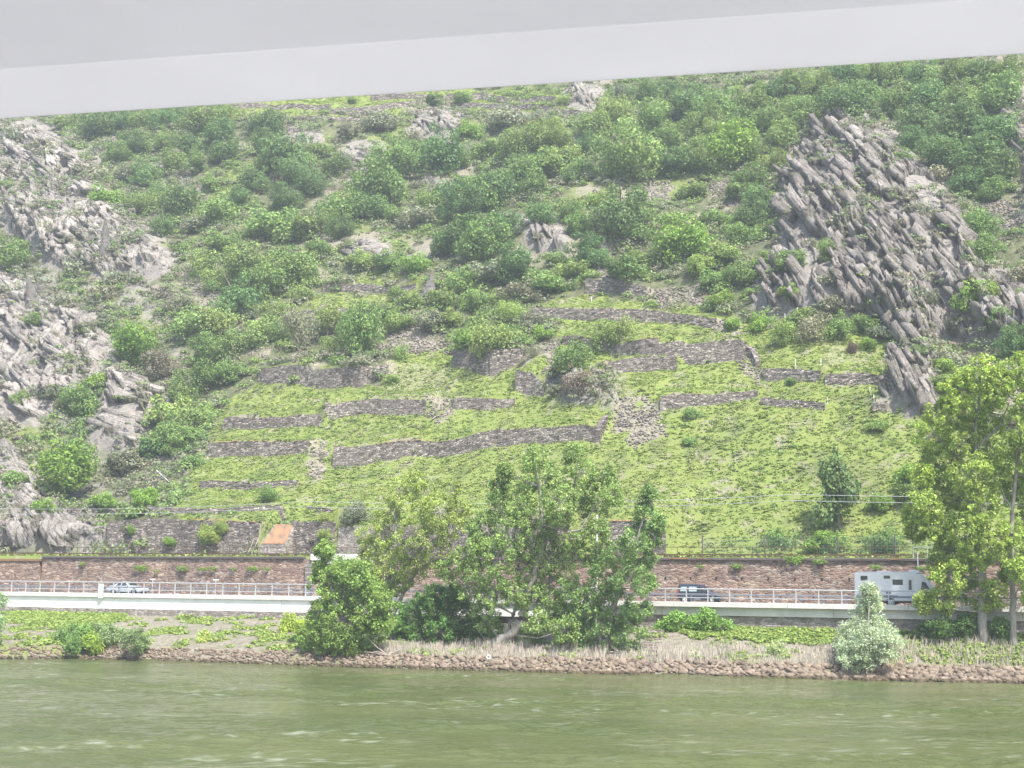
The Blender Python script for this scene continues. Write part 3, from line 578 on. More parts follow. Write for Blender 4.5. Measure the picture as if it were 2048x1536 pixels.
# red masonry wall carrying the railway
sL = s_at(85, 9, 10); sP0, sP1 = s_at(623, 9, 10), s_at(717, 9, 10)
rw = sthing('railway_retaining_wall', 'long reddish masonry retaining wall between the road and the railway', 'retaining wall', 0, 9, 0)
def wallface(a, b, z0, z1, th=0.7):
    u = np.arange(a, b + .01, 0.5); zs = np.linspace(z0, z1, 10); V = [(s_, random.uniform(-.03, .03), z_) for s_ in u for z_ in zs]; m = 10
    F = [(i * m + k, (i + 1) * m + k, (i + 1) * m + k + 1, i * m + k + 1) for i in range(len(u) - 1) for k in range(m - 1)]
    mb = MB().add(V, F); mb.box(u[0], u[-1], 0.06, th, z0, z1 - 0.02); return mb
wallface(SA, sL - .02, 5.5, 9.65).build('wall_face', M['redwall'], rw)
wallface(sL, SB, 5.5, 10.0).build('wall_face', M['redwall'], rw)
for q in np.arange(sL, SB, 6.0):
    if q + 6 < sP0 or q > sP1: MB().box(q, q + 5.98, -0.18, 0.75, 10.0, 10.24).build('coping', M['coping'], rw, 0.02)
MB().box(SA, sL - 0.1, -0.12, 0.75, 9.65, 9.9).build('coping', M['moss'], rw)
MB().box(sP0, sP1, -0.22, 0.8, 9.86, 10.55).build('white_parapet', M['whiteconc'], rw, 0.03, label='white concrete parapet block')
MB().box(sP0 + .1, sP1 - .1, -0.12, -0.04, 9.5, 9.855).build('parapet_sill', M['concrete'], rw)
t_ = NT('pink_render'); pk = t_.out(t_.ramp(t_.noise(t_.pos(), 1.5, 6), [(0.3, (0.34, 0.24, 0.19)), (0.7, (0.5, 0.38, 0.3))]), 0.9)
MB().box(sP0 - .6, sP0 + .55, -0.25, -0.045, 5.5, 9.5).build('pilaster', M['greywall'], rw); MB().box(sP0 + .56, sP0 + 2.2, -0.15, -0.045, 5.5, 9.5).build('rendered_panel', pk, rw)
wh = MB()
for q in np.arange(s_at(1330, 9, 8), SB, 2.55): wh.box(q, q + 0.13, -0.05, 0.02, 8.15, 8.4)
for q in np.arange(s_at(1310, 9, 8), SB, 3.1): wh.box(q, q + 0.12, -0.05, 0.02, 6.55, 6.75)
wh.build('weep_holes', M['dark'], rw)
for px, wpx in ((1340, 40), (1395, 18), (1780, 20), (900, 30), (1590, 16)):   # moss below the coping
    a = s_at(px, 9, 10); o = MB().box(a, a + wpx / 21, -0.21, -0.183, 10.1, 10.2 + 0.06).build('moss_cushions', M['moss'], rw)
shore('railway_bed', MB().box(SA, SB, 10.6, 16.4, 10.2, 10.5), M['coping'], kind='structure')
rt = sthing('railway_track', 'rusty railway rails on the terrace above the red wall', 'railway track', 0, 13, 10.5)
for y in (-2.7, -1.2, 1.2, 2.7): MB().box(SA, SB, y, y + 0.07, 0.0, 0.16).build('rail', M['rust'], rt)
# brown fence along the railway
f0, f1, f2 = s_at(88, 9.6, 11), s_at(1820, 9.6, 11), s_at(2120, 9.6, 11)
for (a, b, mat_, lab) in ((f0, (f0 + f1) / 2, 'rust', 'thin brown post-and-rail fence on the red wall, left stretch'), ((f0 + f1) / 2 + .6, f1, 'rust', 'thin brown post-and-rail fence on the red wall, right stretch'), (f1 + .3, f2, 'galv', 'pale grey railing on the red wall behind the right-hand poplars')):
    f = sthing('railway_fence', lab, 'fence', a, 9.55, 10.3); L = b - a
    pm = MB().box(-.025, .025, -.025, .025, -.05, .98).build('post', M[mat_], f); q = 1.25
    while q < L: o = pm.copy(); COL.objects.link(o); o.parent = f; o.location = (q, 0, 0); q += 1.25
    MB().box(-.03, L, -.03, .03, .98, 1.04).build('top_rail', M[mat_], f)
    if mat_ == 'rust': MB().box(-.03, L, -.02, .02, .22, .26).build('lower_rail', M[mat_], f)
f = sthing('railway_fence', 'thin green-brown rail at the far left end of the railway wall', 'fence', s_at(-60, 9.6, 11), 9.9, 9.9); L = f0 - s_at(-60, 9.6, 11) - .3
MB().box(0, L, -.03, .03, .75, .8).build('top_rail', M['rust'], f)
for q in np.arange(0.1, L, 2.5): MB().box(q, q + .05, -.025, .025, -.1, .75).build('post', M['rust'], f)
# poles, cables, mesh fence
def pole(px, t, z0, pytop, r, mat, name, label, arms=None):
    P = at_t(px, pytop, t); s_, _ = xy2st(P[0], P[1]); h = P[2] - z0; o = sthing(name, label, 'pole', s_, t, z0)
    MB().tube([(0, 0, -.2), (0, 0, h * .5), (0, 0, h)], [r, r * .9, r * .8], 8).build('shaft', mat, o)
    if arms:
        for (dx, dz, L_) in arms: MB().box(dx, dx + L_, -.03, .03, h + dz, h + dz + .08).build('crossarm', M['galv'], o)
    return o
pole(1194, 8.6, 5.85, 1030, 0.13, M['concrete'], 'utility_pole', 'tall pale concrete pole rising through the bank trees in front of the red wall', [(-.4, -.4, .8)])
pole(1215, 17.3, 10.5, 1040, 0.07, M['galv'], 'signal_post', 'thin white post against the slate wall, right of the tall pale pole')
pole(1835, 8.85, 8.9, 1106, 0.06, M['galv'], 'signal_post', 'thin grey post clamped to the red wall above the motorhome')
wf = sthing('mesh_fence', 'greenish wire mesh fence with dark posts at the foot of the right meadow', 'fence', 0, 17.6, 10.3)
a, b = s_at(1405, 17.6, 12), s_at(1960, 17.6, 12)
for px in (1405, 1529, 1675, 1790, 1900):
    q = s_at(px, 17.6, 12); MB().tube([(q, 0, -.1), (q, 0, 2.55)], 0.07, 6).build('post', M['coping'], wf)
m_ = MB()
for q in np.arange(a, b, 0.28): m_.box(q, q + .018, -.006, .006, .1, 2.35)
for z_ in np.arange(.3, 2.4, 0.28): m_.box(a, b, -.009, .009, z_, z_ + .018)
m_.build('wire_mesh', M['greenmesh'], wf)
for zz, tt, lab in ((16.6, 13, 'upper of the two thin overhead cables along the railway'), (15.9, 11.5, 'lower of the two thin overhead cables along the railway')):
    m_ = MB(); pts = [(q, tt, zz - 0.55 + 0.55 * abs(math.sin((q + 30) / 55 * math.pi)) ** .0 * ((((q + 30) / 55) % 1 - .5) * 2) ** 2) for q in np.arange(SA, SB, 5)]
    m_.tube(pts, 0.022, 5); o = shore('overhead_cable', m_, M['galv']); tag(o, lab, 'cable')
def roadmark(px, t, z0, pytop, kind, label):
    P = at_t(px, pytop, t); s_, _ = xy2st(P[0], P[1]); h = P[2] - z0
    if kind == 'pillar':
        o = sthing('marker_pillar', label, 'marker pillar', s_, t, z0); MB().box(-.26, .26, -.05, .12, -.55, h).build('slab', M['whiteconc'], o, .03); return
    o = sthing('road_sign', label, 'road sign', s_, t, z0)
    MB().tube([(0, 0, 0), (0.05, 0, h)], .05, 6).build('post', M['galv'], o); MB().box(-.32, .38, -.03, .03, h, h + .14).build('sign_plate', M['white'], o, .01)
roadmark(202, -0.42, 6.0, 1168, 'pillar', 'bright white upright slab on the road edge, left of the silver car')
roadmark(305, 8.0, 5.85, 1160, 'sign', 'small pale T-shaped sign behind the front of the silver car')
roadmark(431, 8.2, 5.85, 1161, 'sign', 'small faded T-shaped sign against the red wall, right of the silver car')
# ------------------------------------------------------------------ vehicles
def wheel(root, x, y, r, side, rimc='rim'):
    wd = 0.2; o = MB(); n = 20; V = []; F = []
    for (yy, rr) in ((-wd / 2, r * .6), (-wd / 2, r * .93), (-wd / 3, r), (wd / 3, r), (wd / 2, r * .93), (wd / 2, r * .6)):
        V += [(x + rr * math.cos(2 * math.pi * k / n), y + yy, r + rr * math.sin(2 * math.pi * k / n)) for k in range(n)]
    for l in range(5): F += [(l * n + k, l * n + (k + 1) % n, l * n + n + (k + 1) % n, l * n + n + k) for k in range(n)]
    F += [tuple(range(n)), tuple(5 * n + k for k in range(n))[::-1]]
    w_ = o.add(V, F).build('wheel', M['dark'], root)
    m = MB(); yo = y + side * (wd / 2 + .012)
    m.add([(x + r * .64 * math.cos(k * math.pi / 8), yo, r + r * .64 * math.sin(k * math.pi / 8)) for k in range(16)] + [(x, yo + side * .03, r)], [(k, (k + 1) % 16, 16) for k in range(16)]); rm = m.build('rim', M[rimc], w_)
    m = MB()
    for k in range(5):
        a = k * 2 * math.pi / 5; m.add([(x + r * q * math.cos(a + e), yo + side * .035, r + r * q * math.sin(a + e)) for q, e in ((.25, .3), (.58, .22), (.58, -.22 + .9), (.25, .6))], [(0, 1, 2, 3)])
    m.build('spoke_gap', M['dark'], w_)
def loft(st, name, mat, root):
    """st: stations (x, z_low, z_belt, z_top, half width low, at belt, at top)"""
    V = []; m = 12
    for x, zl, zb, zt, wl, wb, wt in st:
        half = [(wl * .85, zl), (wl, zl + .1), (wb, (zl + zb) / 2 + .05), (wb * .985, zb), (wt + (.03 if zt > zb + .2 else 0), zt - .06), (wt * .8, zt)]
        V += [(x, -y, z) for y, z in half] + [(x, y, z) for y, z in reversed(half)]
    F = [(i * m + k, (i + 1) * m + k, (i + 1) * m + (k + 1) % m, i * m + (k + 1) % m) for i in range(len(st) - 1) for k in range(m)]
    F += [tuple(range(m)), tuple((len(st) - 1) * m + k for k in range(m))[::-1]]
    return MB().add(V, F).build(name, mat, root, smooth=False)
def side_y(st, x, z):
    xs = [q[0] for q in st]; g = lambda k: np.interp(x, xs, [q[k] for q in st]); zl, zb, zt, wl, wb, wt = [g(k) for k in range(1, 7)]
    if z <= zb: return np.interp(z, [zl + .1, (zl + zb) / 2 + .05, zb], [wl, wb, wb * .985])
    return np.interp(z, [zb, max(zt - .06, zb + .02)], [wb * .985, wt + (.03 if zt > zb + .2 else 0)])
def panel(st, poly, name, mat, root, off=.012, sides=(-1, 1)):
    for sd_ in sides:
        P = []
        for i in range(len(poly)):                        # subdivide edges
            a, b = poly[i], poly[(i + 1) % len(poly)]; P += [(a[0] + (b[0] - a[0]) * u, a[1] + (b[1] - a[1]) * u) for u in (0, .5)]
        cx = sum(p[0] for p in P) / len(P); cz = sum(p[1] for p in P) / len(P); n = len(P)
        V = [(x, sd_ * (side_y(st, x, z) + off), z) for x, z in P] + [(cx, sd_ * (side_y(st, cx, cz) + off), cz)]
        MB().add(V, [(k, (k + 1) % n, n) for k in range(n)]).build(name, mat, root)
def cross(st, xa, za, xb, zb_, wa, wb_, name, mat, root, off=.015):
    MB().add([(xa, -wa, za + off), (xa, wa, za + off), (xb, wb_, zb_ + off), (xb, -wb_, zb_ + off)], [(0, 1, 2, 3)]).build(name, mat, root)
def arch(st, x, r, root, mat='dark'):
    for sd_ in (-1, 1):
        y = sd_ * (side_y(st, x, r + .1) + .008); MB().add([(x + r * 1.17 * math.cos(a), y, r + r * 1.17 * math.sin(a)) for a in np.linspace(-.35, math.pi + .35, 15)], [tuple(range(15))]).build('wheel_arch', M[mat], root)
def place(px, t, name, label, cat, length): return sthing(name, label, cat, s_at(px, t, 6.3), t, 5.852)
# silver coupe saloon heading right
v = place(256, 3.1, 'car', 'silver two-door saloon car driving right along the riverside road, by the white slab', 'car', 4.75)
st = [(-2.38, .42, .72, .80, .62, .70, .60), (-2.28, .28, .84, .92, .78, .84, .70), (-1.75, .24, .90, .98, .84, .88, .72), (-1.45, .24, .92, 1.08, .85, .89, .66), (-.85, .22, .93, 1.36, .86, .89, .60), (-.35, .22, .92, 1.42, .86, .89, .60), (.15, .22, .91, 1.38, .86, .89, .60), (.85, .22, .90, .99, .85, .88, .70), (1.5, .22, .86, .92, .85, .87, .70), (2.1, .24, .76, .82, .82, .84, .66), (2.38, .32, .66, .70, .66, .72, .56)]
loft(st, 'body', M['silver'], v)
panel(st, [(-1.28, .97), (-.85, 1.29), (-.38, 1.34), (-.38, .97)], 'window', M['glass'], v); panel(st, [(-.28, .97), (-.28, 1.34), (.12, 1.30), (.62, .97)], 'window', M['glass'], v)
cross(st, .18, 1.36, .83, 1.0, .56, .68, 'windscreen', M['glass'], v); cross(st, -1.42, 1.09, -.9, 1.34, .6, .55, 'rear_window', M['glass'], v)
for x in (-1.32, 1.42): arch(st, x, .32, v); wheel(v, x, -.80, .32, -1); wheel(v, x, .80, .32, 1)
panel(st, [(-2.2, .56), (2.2, .56), (2.2, .6), (-2.2, .6)], 'side_trim', M['greyp'], v); panel(st, [(-.33, .3), (-.33, .9), (-.315, .9), (-.315, .3)], 'door_seam', M['dark'], v); panel(st, [(.72, .3), (.72, .85), (.735, .85), (.735, .3)], 'door_seam', M['dark'], v)
MB().box(2.3, 2.46, -.7, .7, .35, .5).build('bumper', M['greyp'], v, .03); MB().box(-2.46, -2.3, -.7, .7, .38, .56).build('bumper', M['silver'], v, .03)
for y in (-.55, .4): MB().box(2.33, 2.41, y, y + .18, .54, .66).build('headlight', M['clearlens'], v, .02); MB().box(-2.42, -2.35, y - .04, y + .2, .6, .74).build('tail_light', M['redlens'], v, .02)
MB().box(.42, .56, -1.0, -.88, .94, 1.06).build('mirror', M['silver'], v, .03)
# dark compact van
v = place(1401, 3.1, 'car', 'dark grey-blue high-roofed family car driving right in front of the red wall', 'car', 4.05)
st = [(-2.0, .36, .95, 1.55, .70, .78, .58), (-1.93, .28, 1.02, 1.74, .78, .83, .62), (-1.5, .26, 1.04, 1.80, .81, .84, .64), (-.4, .26, 1.04, 1.79, .82, .85, .65), (.25, .26, 1.02, 1.73, .82, .85, .63), (.75, .26, 1.0, 1.42, .82, .85, .62), (1.15, .26, .98, 1.09, .82, .84, .68), (1.65, .28, .84, .93, .80, .82, .66), (1.95, .30, .68, .76, .74, .76, .58), (2.03, .36, .56, .62, .62, .66, .5)]
loft(st, 'body', M['slatepaint'], v); M['paleglass'] = NT('pale_glass').out((0.32, 0.38, 0.4), 0.12)  # rear side windows take a pale grey-blue base colour
panel(st, [(-1.72, 1.12), (-1.68, 1.52), (-1.1, 1.54), (-1.1, 1.12)], 'window', M['paleglass'], v); panel(st, [(-.9, 1.1), (-.9, 1.54), (-.15, 1.53), (-.15, 1.1)], 'window', M['paleglass'], v)
panel(st, [(-.02, 1.06), (-.02, 1.52), (.3, 1.5), (.62, 1.33), (.92, 1.04)], 'window', M['glass'], v); cross(st, .32, 1.70, 1.12, 1.12, .58, .66, 'windscreen', M['glass'], v)
cross(st, -1.99, 1.1, -1.95, 1.62, .6, .55, 'rear_window', M['glass'], v)
panel(st, [(-1.95, .3), (2.0, .3), (2.0, .5), (-1.95, .5)], 'lower_cladding', M['greyp'], v)
for x in (-1.32, 1.3): arch(st, x, .31, v); wheel(v, x, -.77, .31, -1, 'clearlens'); wheel(v, x, .77, .31, 1, 'clearlens')
for sd_ in (-1, 1): MB().box(-2.02, -1.9, sd_ * .78 - .05, sd_ * .78 + .05, .95, 1.2).build('tail_light', M['redlens'], v, .02); MB().box(1.75, 1.98, sd_ * .62 - .1, sd_ * .62 + .1, .72, .85).build('headlight', M['clearlens'], v, .03)
MB().box(.78, .92, -1.02, -.87, 1.08, 1.26).build('mirror', M['dark'], v, .03); MB().box(-2.05, -1.95, -.6, .6, .42, .56).build('bumper', M['greyp'], v, .02)
panel(st, [(-.96, .55), (-.96, 1.5), (-.94, 1.5), (-.94, .55)], 'door_seam', M['dark'], v); panel(st, [(-.08, .55), (-.08, 1.5), (-.06, 1.5), (-.06, .55)], 'door_seam', M['dark'], v)
# white motorhome
v = place(1794, 3.2, 'motorhome', 'white motorhome with dark stripe, half behind the silver-green willow and the right poplars', 'motorhome', 7.0)
st = [(-3.5, .55, 1.6, 2.85, 1.02, 1.06, 1.0), (-3.42, .45, 1.6, 2.95, 1.1, 1.12, 1.06), (1.7, .45, 1.6, 2.95, 1.1, 1.12, 1.06), (2.3, .45, 1.6, 2.85, 1.08, 1.10, 1.03), (2.75, .45, 1.5, 2.5, 1.02, 1.04, .95), (3.15, .45, 1.3, 1.85, 1.0, 1.0, .9), (3.45, .45, .95, 1.15, .95, .95, .85), (3.6, .5, .75, .85, .8, .85, .7)]
loft(st, 'body', M['white'], v)
for a, b, c_, d_ in ((-2.95, -2.35, 2.25, 2.65), (-.95, -.4, 2.42, 2.68), (-.2, .68, 1.88, 2.35)): panel(st, [(a, c_), (a, d_), (b, d_), (b, c_)], 'window', M['glass'], v, sides=(-1,))
panel(st, [(1.18, 1.45), (1.18, 2.32), (1.42, 2.32), (1.42, 1.45)], 'door_window', M['glass'], v, .02, (-1,)); panel(st, [(.98, .62), (.98, 2.62), (1.62, 2.62), (1.62, .62)], 'door', M['clearlens'], v, .01, (-1,))
panel(st, [(2.2, 1.5), (2.3, 2.2), (2.6, 2.1), (2.95, 1.5)], 'cab_window', M['glass'], v); cross(st, 2.8, 2.42, 3.42, 1.22, .9, .85, 'windscreen', M['glass'], v)
panel(st, [(-3.4, .86), (3.3, .86), (3.3, .97), (-3.4, .97)], 'stripe', M['greyp'], v); panel(st, [(-3.4, 1.30), (3.0, 1.30), (3.0, 1.34), (-3.4, 1.34)], 'stripe', M['greyp'], v, .014)
panel(st, [(-.78, 1.1), (-.78, 1.3), (-.38, 1.3), (-.38, 1.1)], 'service_hatch', M['greyp'], v, .016, (-1,))
MB().box(-3.3, 2.2, -.95, .95, 2.94, 3.02).build('roof_cap', M['white'], v, .03); MB().box(1.1, 1.9, -.5, .5, 3.02, 3.2).build('roof_hatch', M['white'], v, .05); MB().box(-1.6, -.4, -.5, .5, 3.02, 3.1).build('roof_hatch', M['white'], v, .03)
for x in (-.42, 2.75): arch(st, x, .34, v); wheel(v, x, -1.0, .34, -1); wheel(v, x, 1.0, .34, 1)
MB().box(-3.3, 3.2, -.9, .9, .32, .46).build('underbody', M['dark'], v); MB().box(-3.62, -3.46, -1, 1, .5, .8).build('bumper', M['greyp'], v, .03)
# ambulance behind the bank trees
v = place(752, 3.1, 'ambulance', 'white ambulance with orange stripes, mostly hidden behind the bank trees', 'ambulance', 5.4)
st = [(-2.7, .45, 1.3, 2.4, .9, .95, .86), (-2.6, .35, 1.35, 2.5, .95, .98, .9), (.9, .35, 1.35, 2.5, .95, .98, .88), (1.3, .35, 1.3, 2.25, .95, .97, .8), (1.85, .35, 1.2, 1.32, .93, .95, .8), (2.5, .35, .98, 1.06, .88, .9, .72), (2.7, .45, .7, .78, .75, .8, .6)]
loft(st, 'body', M['white'], v); panel(st, [(-2.6, .85), (2.4, .85), (2.4, 1.1), (-2.6, 1.1)], 'stripe', M['orangep'], v); panel(st, [(-2.5, 2.2), (.7, 2.2), (.7, 2.4), (-2.5, 2.4)], 'stripe', M['orangep'], v)
panel(st, [(-2.4, .6), (2.2, .6), (2.2, .8), (-2.4, .8)], 'stripe', M['yellowp'], v); panel(st, [(.35, 1.4), (.35, 2.1), (1.0, 2.1), (1.65, 1.4)], 'window', M['glass'], v); panel(st, [(-1.2, 1.45), (-1.2, 2.05), (.1, 2.05), (.1, 1.45)], 'window', M['glass'], v)
cross(st, 1.2, 2.28, 1.83, 1.36, .8, .82, 'windscreen', M['glass'], v); MB().box(.55, .85, -.6, .6, 2.5, 2.68).build('light_bar', M['orangep'], v, .03)
for x in (-1.6, 1.75): arch(st, x, .34, v); wheel(v, x, -.86, .34, -1); wheel(v, x, .86, .34, 1)
# mossy buttress, stick bundle, stakes
qa, qb = s_at(523, 17, 12), s_at(577, 17, 12)
bt_ = sthing('wall_buttress', 'stone buttress with a bright orange mossy slope, leaning on the slate walls', 'buttress', qa, 16.4, 10.2); L = qb - qa
MB().add([(0, 0, 0), (L, 0, 0), (L, 1.9, 0), (0, 1.9, 0), (0.15, 0.15, 1.7), (L - .1, 0.15, 1.7), (L, 1.9, 4.1), (.9, 1.9, 4.1)], [(0, 1, 2, 3), (0, 4, 5, 1), (1, 5, 6, 2), (3, 7, 4, 0), (4, 7, 6, 5), (2, 6, 7, 3)]).build('masonry', M['greywall'], bt_)
MB().add([(.3, .12, 1.78), (L - .25, .12, 1.78), (L - .2, 1.85, 4.14), (1.1, 1.85, 4.14), (.3, .2, 1.66), (L - .25, .2, 1.66), (L - .2, 1.9, 4.0), (1.1, 1.9, 4.0)], [(0, 1, 2, 3), (4, 7, 6, 5), (0, 4, 5, 1), (1, 5, 6, 2), (2, 6, 7, 3), (3, 7, 4, 0)]).build('moss_slope', M['mossy'], bt_)
sb = sthing('stick_bundle', 'bundle of grey vine stakes leaning on the slate wall left of the mossy buttress', 'stakes', s_at(492, 17, 12), 17.2, 10.25)
for k in range(9): x = k * .28 + random.uniform(-.1, .1); MB().tube([(x, -.5, 0), (x + random.uniform(.2, .8), .6, random.uniform(1.6, 2.6))], .035, 5).build('stick', M['wood'], sb)
stk = None
SLAB = ['white stake on the left capped wall beside the right crag', 'white stake right of the left capped wall', 'white stake by the yellow-green orchard tree', 'white stake highest up in the orchard below the right crag', 'white stake above the broken wall stub', 'white stake on the grass just below the right crag tongue', 'white stake at the right end of the dark descending wall', 'white stake at the foot of the right crag, on the upper meadow edge', 'white stake on the uppermost left grass patch', 'white stake beside the pale rubble heap', 'white stake low on the right meadow, right of the dark narrow tree', 'white stake behind the mesh fence near the right poplars']
for i, (px, py, hpx) in enumerate([(1591, 735, 17), (1642, 733, 17), (1652, 685, 14), (1570, 640, 14), (1748, 805, 16), (1740, 785, 12), (1655, 808, 14), (1770, 720, 14), (708, 578, 18), (1183, 605, 12), (1745, 1000, 16), (1825, 1063, 18)]):
    hh = hit(px, py)[0]; x, y = st2xy(hh[0], hh[1]); H = hpx * hh[3] / FPX
    if stk is None: stk = MB().tube([(0, 0, -.3), (0, 0, 1.0)], .045, 6).build('vine_stake', M['white']); o = stk
    else: o = stk.copy(); COL.objects.link(o)
    o.location = (x, y, hh[2]); o.scale = (1, 1, H); tag(o, SLAB[i], 'stake', 'white vine stakes standing in the terraces')
hh = hit(338, 968)[0]; x, y = st2xy(hh[0], hh[1]); MB().tube([(x, y, hh[2] + .3), (x - 1.9, y + .3, hh[2] + 1.9)], .06, 6).build('fallen_pole', M['white'], label='thin white pole lying aslant on the scree at the left', cat='pole')
# driftwood, ring and stairs on the bank
def branchy(px, py, t, span, label, seed):
    rnd = random.Random(seed); P = at_t(px, py, t); o = thing('driftwood', label, 'driftwood', P)
    for k in range(7):
        a = rnd.uniform(-.3, math.pi + .3); L = span * rnd.uniform(.45, 1); pts = [np.zeros(3)]; d_ = np.array([math.cos(a), rnd.uniform(-.3, .1), max(math.sin(a) * .6, -.05)])
        for j in range(4): pts.append(pts[-1] + d_ * L / 4); d_ = d_ + np.array([rnd.uniform(-.3, .3), 0, rnd.uniform(-.25, .2)])
        MB().tube(pts, [.07, .055, .04, .03, .015], 5).build('branch', M['wood'], o)
for px, py, sp, lab in ((775, 1310, 2.6, 'pale forked driftwood lying on the riprap below the yellow-green poplar'), (1238, 1305, 2.2, 'bleached driftwood branches beside the stone stairs, at the edge of the bank trees')):
    r = ray(px, py); hh = hit(px, py, -40)[0]; branchy(px, py, hh[1] - .2, sp, lab, int(px))
hh = hit(1300, 1312, -40)[0]; h2 = hit(1318, 1240, -40)[0]
sw = thing('stone_stairs', 'narrow stone stairs climbing the bank to the right of the bank trees', 'stairs'); n = 13
for k in range(n):
    u = k / (n - 1); s_ = hh[0] + (h2[0] - hh[0]) * u; t_k = hh[1] + (h2[1] - hh[1]) * u; z_ = float(zat(s_, t_k)) + .1; x, y = st2xy(s_, t_k)
    o = MB().box(-.75, .75, -.3, .3, -.25, .08).build('step', M['greywall'], sw, .02); o.location = (x, y, z_); o.rotation_euler = (0, 0, RZ)
hh = hit(977, 1331, -40)[0]; x, y = st2xy(hh[0], hh[1]); m = MB(); m.tube([(math.cos(a) * .15, -.25, math.sin(a) * .15 + .2) for a in np.linspace(0, 2 * math.pi, 17)], .045, 6); o = m.build('white_ring', M['white'], label='small white ring lying on the riprap near the middle', cat='ring'); o.location = (x, y - .3, float(hh[2]) + .55)
# ------------------------------------------------------------------ foliage
def unit(v): return v / (np.linalg.norm(v, axis=-1, keepdims=True) + 1e-9)
def leafquads(C, Nn, size, col, elong=1.5):
    """C centres (n,3), Nn facing, size (n,), col (n,3) -> vertices, faces, colours of small four-sided leaves"""
    n = len(C); r = RNG.normal(size=(n, 3)); a = unit(np.cross(Nn, r)); b = np.cross(Nn, a); s = size[:, None]
    V = np.stack([C - a * s * elong * .5, C - b * s * .5 + Nn * s * .12, C + a * s * elong * .5, C + b * s * .5 + Nn * s * .12], 1).reshape(-1, 3)
    return V, np.arange(4 * n).reshape(n, 4), np.repeat(col, 4, 0)
def merge(parts):
    V = []; F = []; C = []; b = 0
    for v, f, c in parts: V.append(v); F.append(f + b); C.append(c); b += len(v)
    return np.concatenate(V), np.concatenate(F), np.concatenate(C)
def tones(n, spread=.3, warm=.1):
    k = 1 + RNG.uniform(-spread, spread, n); w_ = RNG.uniform(-warm, warm, n)
    return np.stack([k * (1 + w_), k, k * (1 - w_)], 1)
def crown_mesh(seed, w_=1.0, h_=0.85, lobes=16, per=150, leaf=.045, gap=0.0, top=0.0, zc=None):
    """unit crown: outline broken into lobes of different size, leaves on and inside each lobe"""
    rs = np.random.default_rng(seed); P = []
    zc = h_ * .52 if zc is None else zc
    for i in range(lobes):
        d_ = unit(rs.normal(size=3)); d_[2] = d_[2] * .9 + .1; rad = rs.uniform(.07, .23) * w_; q = rs.uniform(.25, 1.25)
        c = np.array([d_[0] * (w_ / 2 - rad * .7) * q, d_[1] * (w_ / 2 - rad * .7) * q, zc + d_[2] * (h_ / 2 - rad * .6) * q])
        if top: c[:2] *= np.clip(1 - top * (c[2] - zc) / h_ * 2, .25, 1.3)
        n = int(per * (rad / .18 / w_) ** 2); dd = unit(rs.normal(size=(n, 3))); rr = rad * rs.uniform(.55, 1.08, n) ** .6
        C = c + dd * rr[:, None] * np.array([1, 1, .85]); N = unit(dd * .9 + rs.normal(size=(n, 3)) * .55 + np.array([0, 0, .35]))
        t_ = tones(n, .25, .12) * rs.uniform(.8, 1.22)
        P.append(leafquads(C, N, rs.uniform(.6, 1.25, n) * leaf, t_))
    v, f, c = merge(P); lo, hi = np.percentile(v, 1.5, axis=0), np.percentile(v, 98.5, axis=0)
    v[:, :2] = (v[:, :2] - (lo + hi)[:2] / 2) * (w_ / (hi - lo)[:2].mean()); v[:, 2] = (v[:, 2] - lo[2]) * (h_ / (hi[2] - lo[2])) - .02
    return v, f, c
KINDS = {'oak': [crown_mesh(100 + i, 1, .86, 34, 240, .03) for i in range(4)], 'bush': [crown_mesh(200 + i, 1, .62, 24, 200, .038, zc=.28) for i in range(4)],
         'airy': [crown_mesh(300 + i, 1, .9, 26, 110, .034) for i in range(3)], 'tall': [crown_mesh(400 + i, .62, 1.0, 40, 120, .03, top=.9) for i in range(2)],
         'scrub': [crown_mesh(500 + i, 1, .5, 12, 55, .06, zc=.2) for i in range(3)]}
CM = {k: [make_mesh('crown', v, f, M['leaf'], c) for v, f, c in L] for k, L in KINDS.items()}
def trunk_me(seed, h=.5, r=.035):
    rd = random.Random(seed); mb = MB(); pts = [np.array([0, 0, -.12])]
    for i in range(4): pts.append(pts[-1] + np.array([rd.uniform(-.03, .03), rd.uniform(-.03, .03), (h + .12) / 4]))
    mb.tube(pts, [r, r * .9, r * .75, r * .55, r * .4], 6)
    for k in range(5):
        a = rd.uniform(0, 6.28); p = pts[2 + k % 3]; mb.tube([p, p + np.array([math.cos(a) * .1, math.sin(a) * .1, .12]), p + np.array([math.cos(a) * .26, math.sin(a) * .26, .3])], [r * .5, r * .35, r * .12], 5)
    return make_mesh('trunk', mb.v, mb.f, M['bark'])
TRM = [trunk_me(i) for i in range(3)]
TINT = {'D': (.145, .24, .08), 'M': (.20, .30, .09), 'L': (.25, .345, .105), 'B': (.23, .36, .07), 'Y': (.32, .41, .11), 'G': (.25, .27, .17), 'R': (.2, .17, .12)}
TNAME = {'D': 'dark green', 'M': 'mid green', 'L': 'light green', 'B': 'bright green', 'Y': 'yellow-green', 'G': 'grey-green', 'R': 'brownish'}
ORD = ['first', 'second', 'third', 'fourth', 'fifth', 'sixth', 'seventh', 'eighth', 'ninth', 'tenth', 'eleventh', 'twelfth', 'thirteenth', 'fourteenth', 'fifteenth', 'sixteenth', 'seventeenth', 'eighteenth', 'nineteenth', 'twentieth', 'twenty-first', 'twenty-second', 'twenty-third', 'twenty-fourth', 'twenty-fifth']
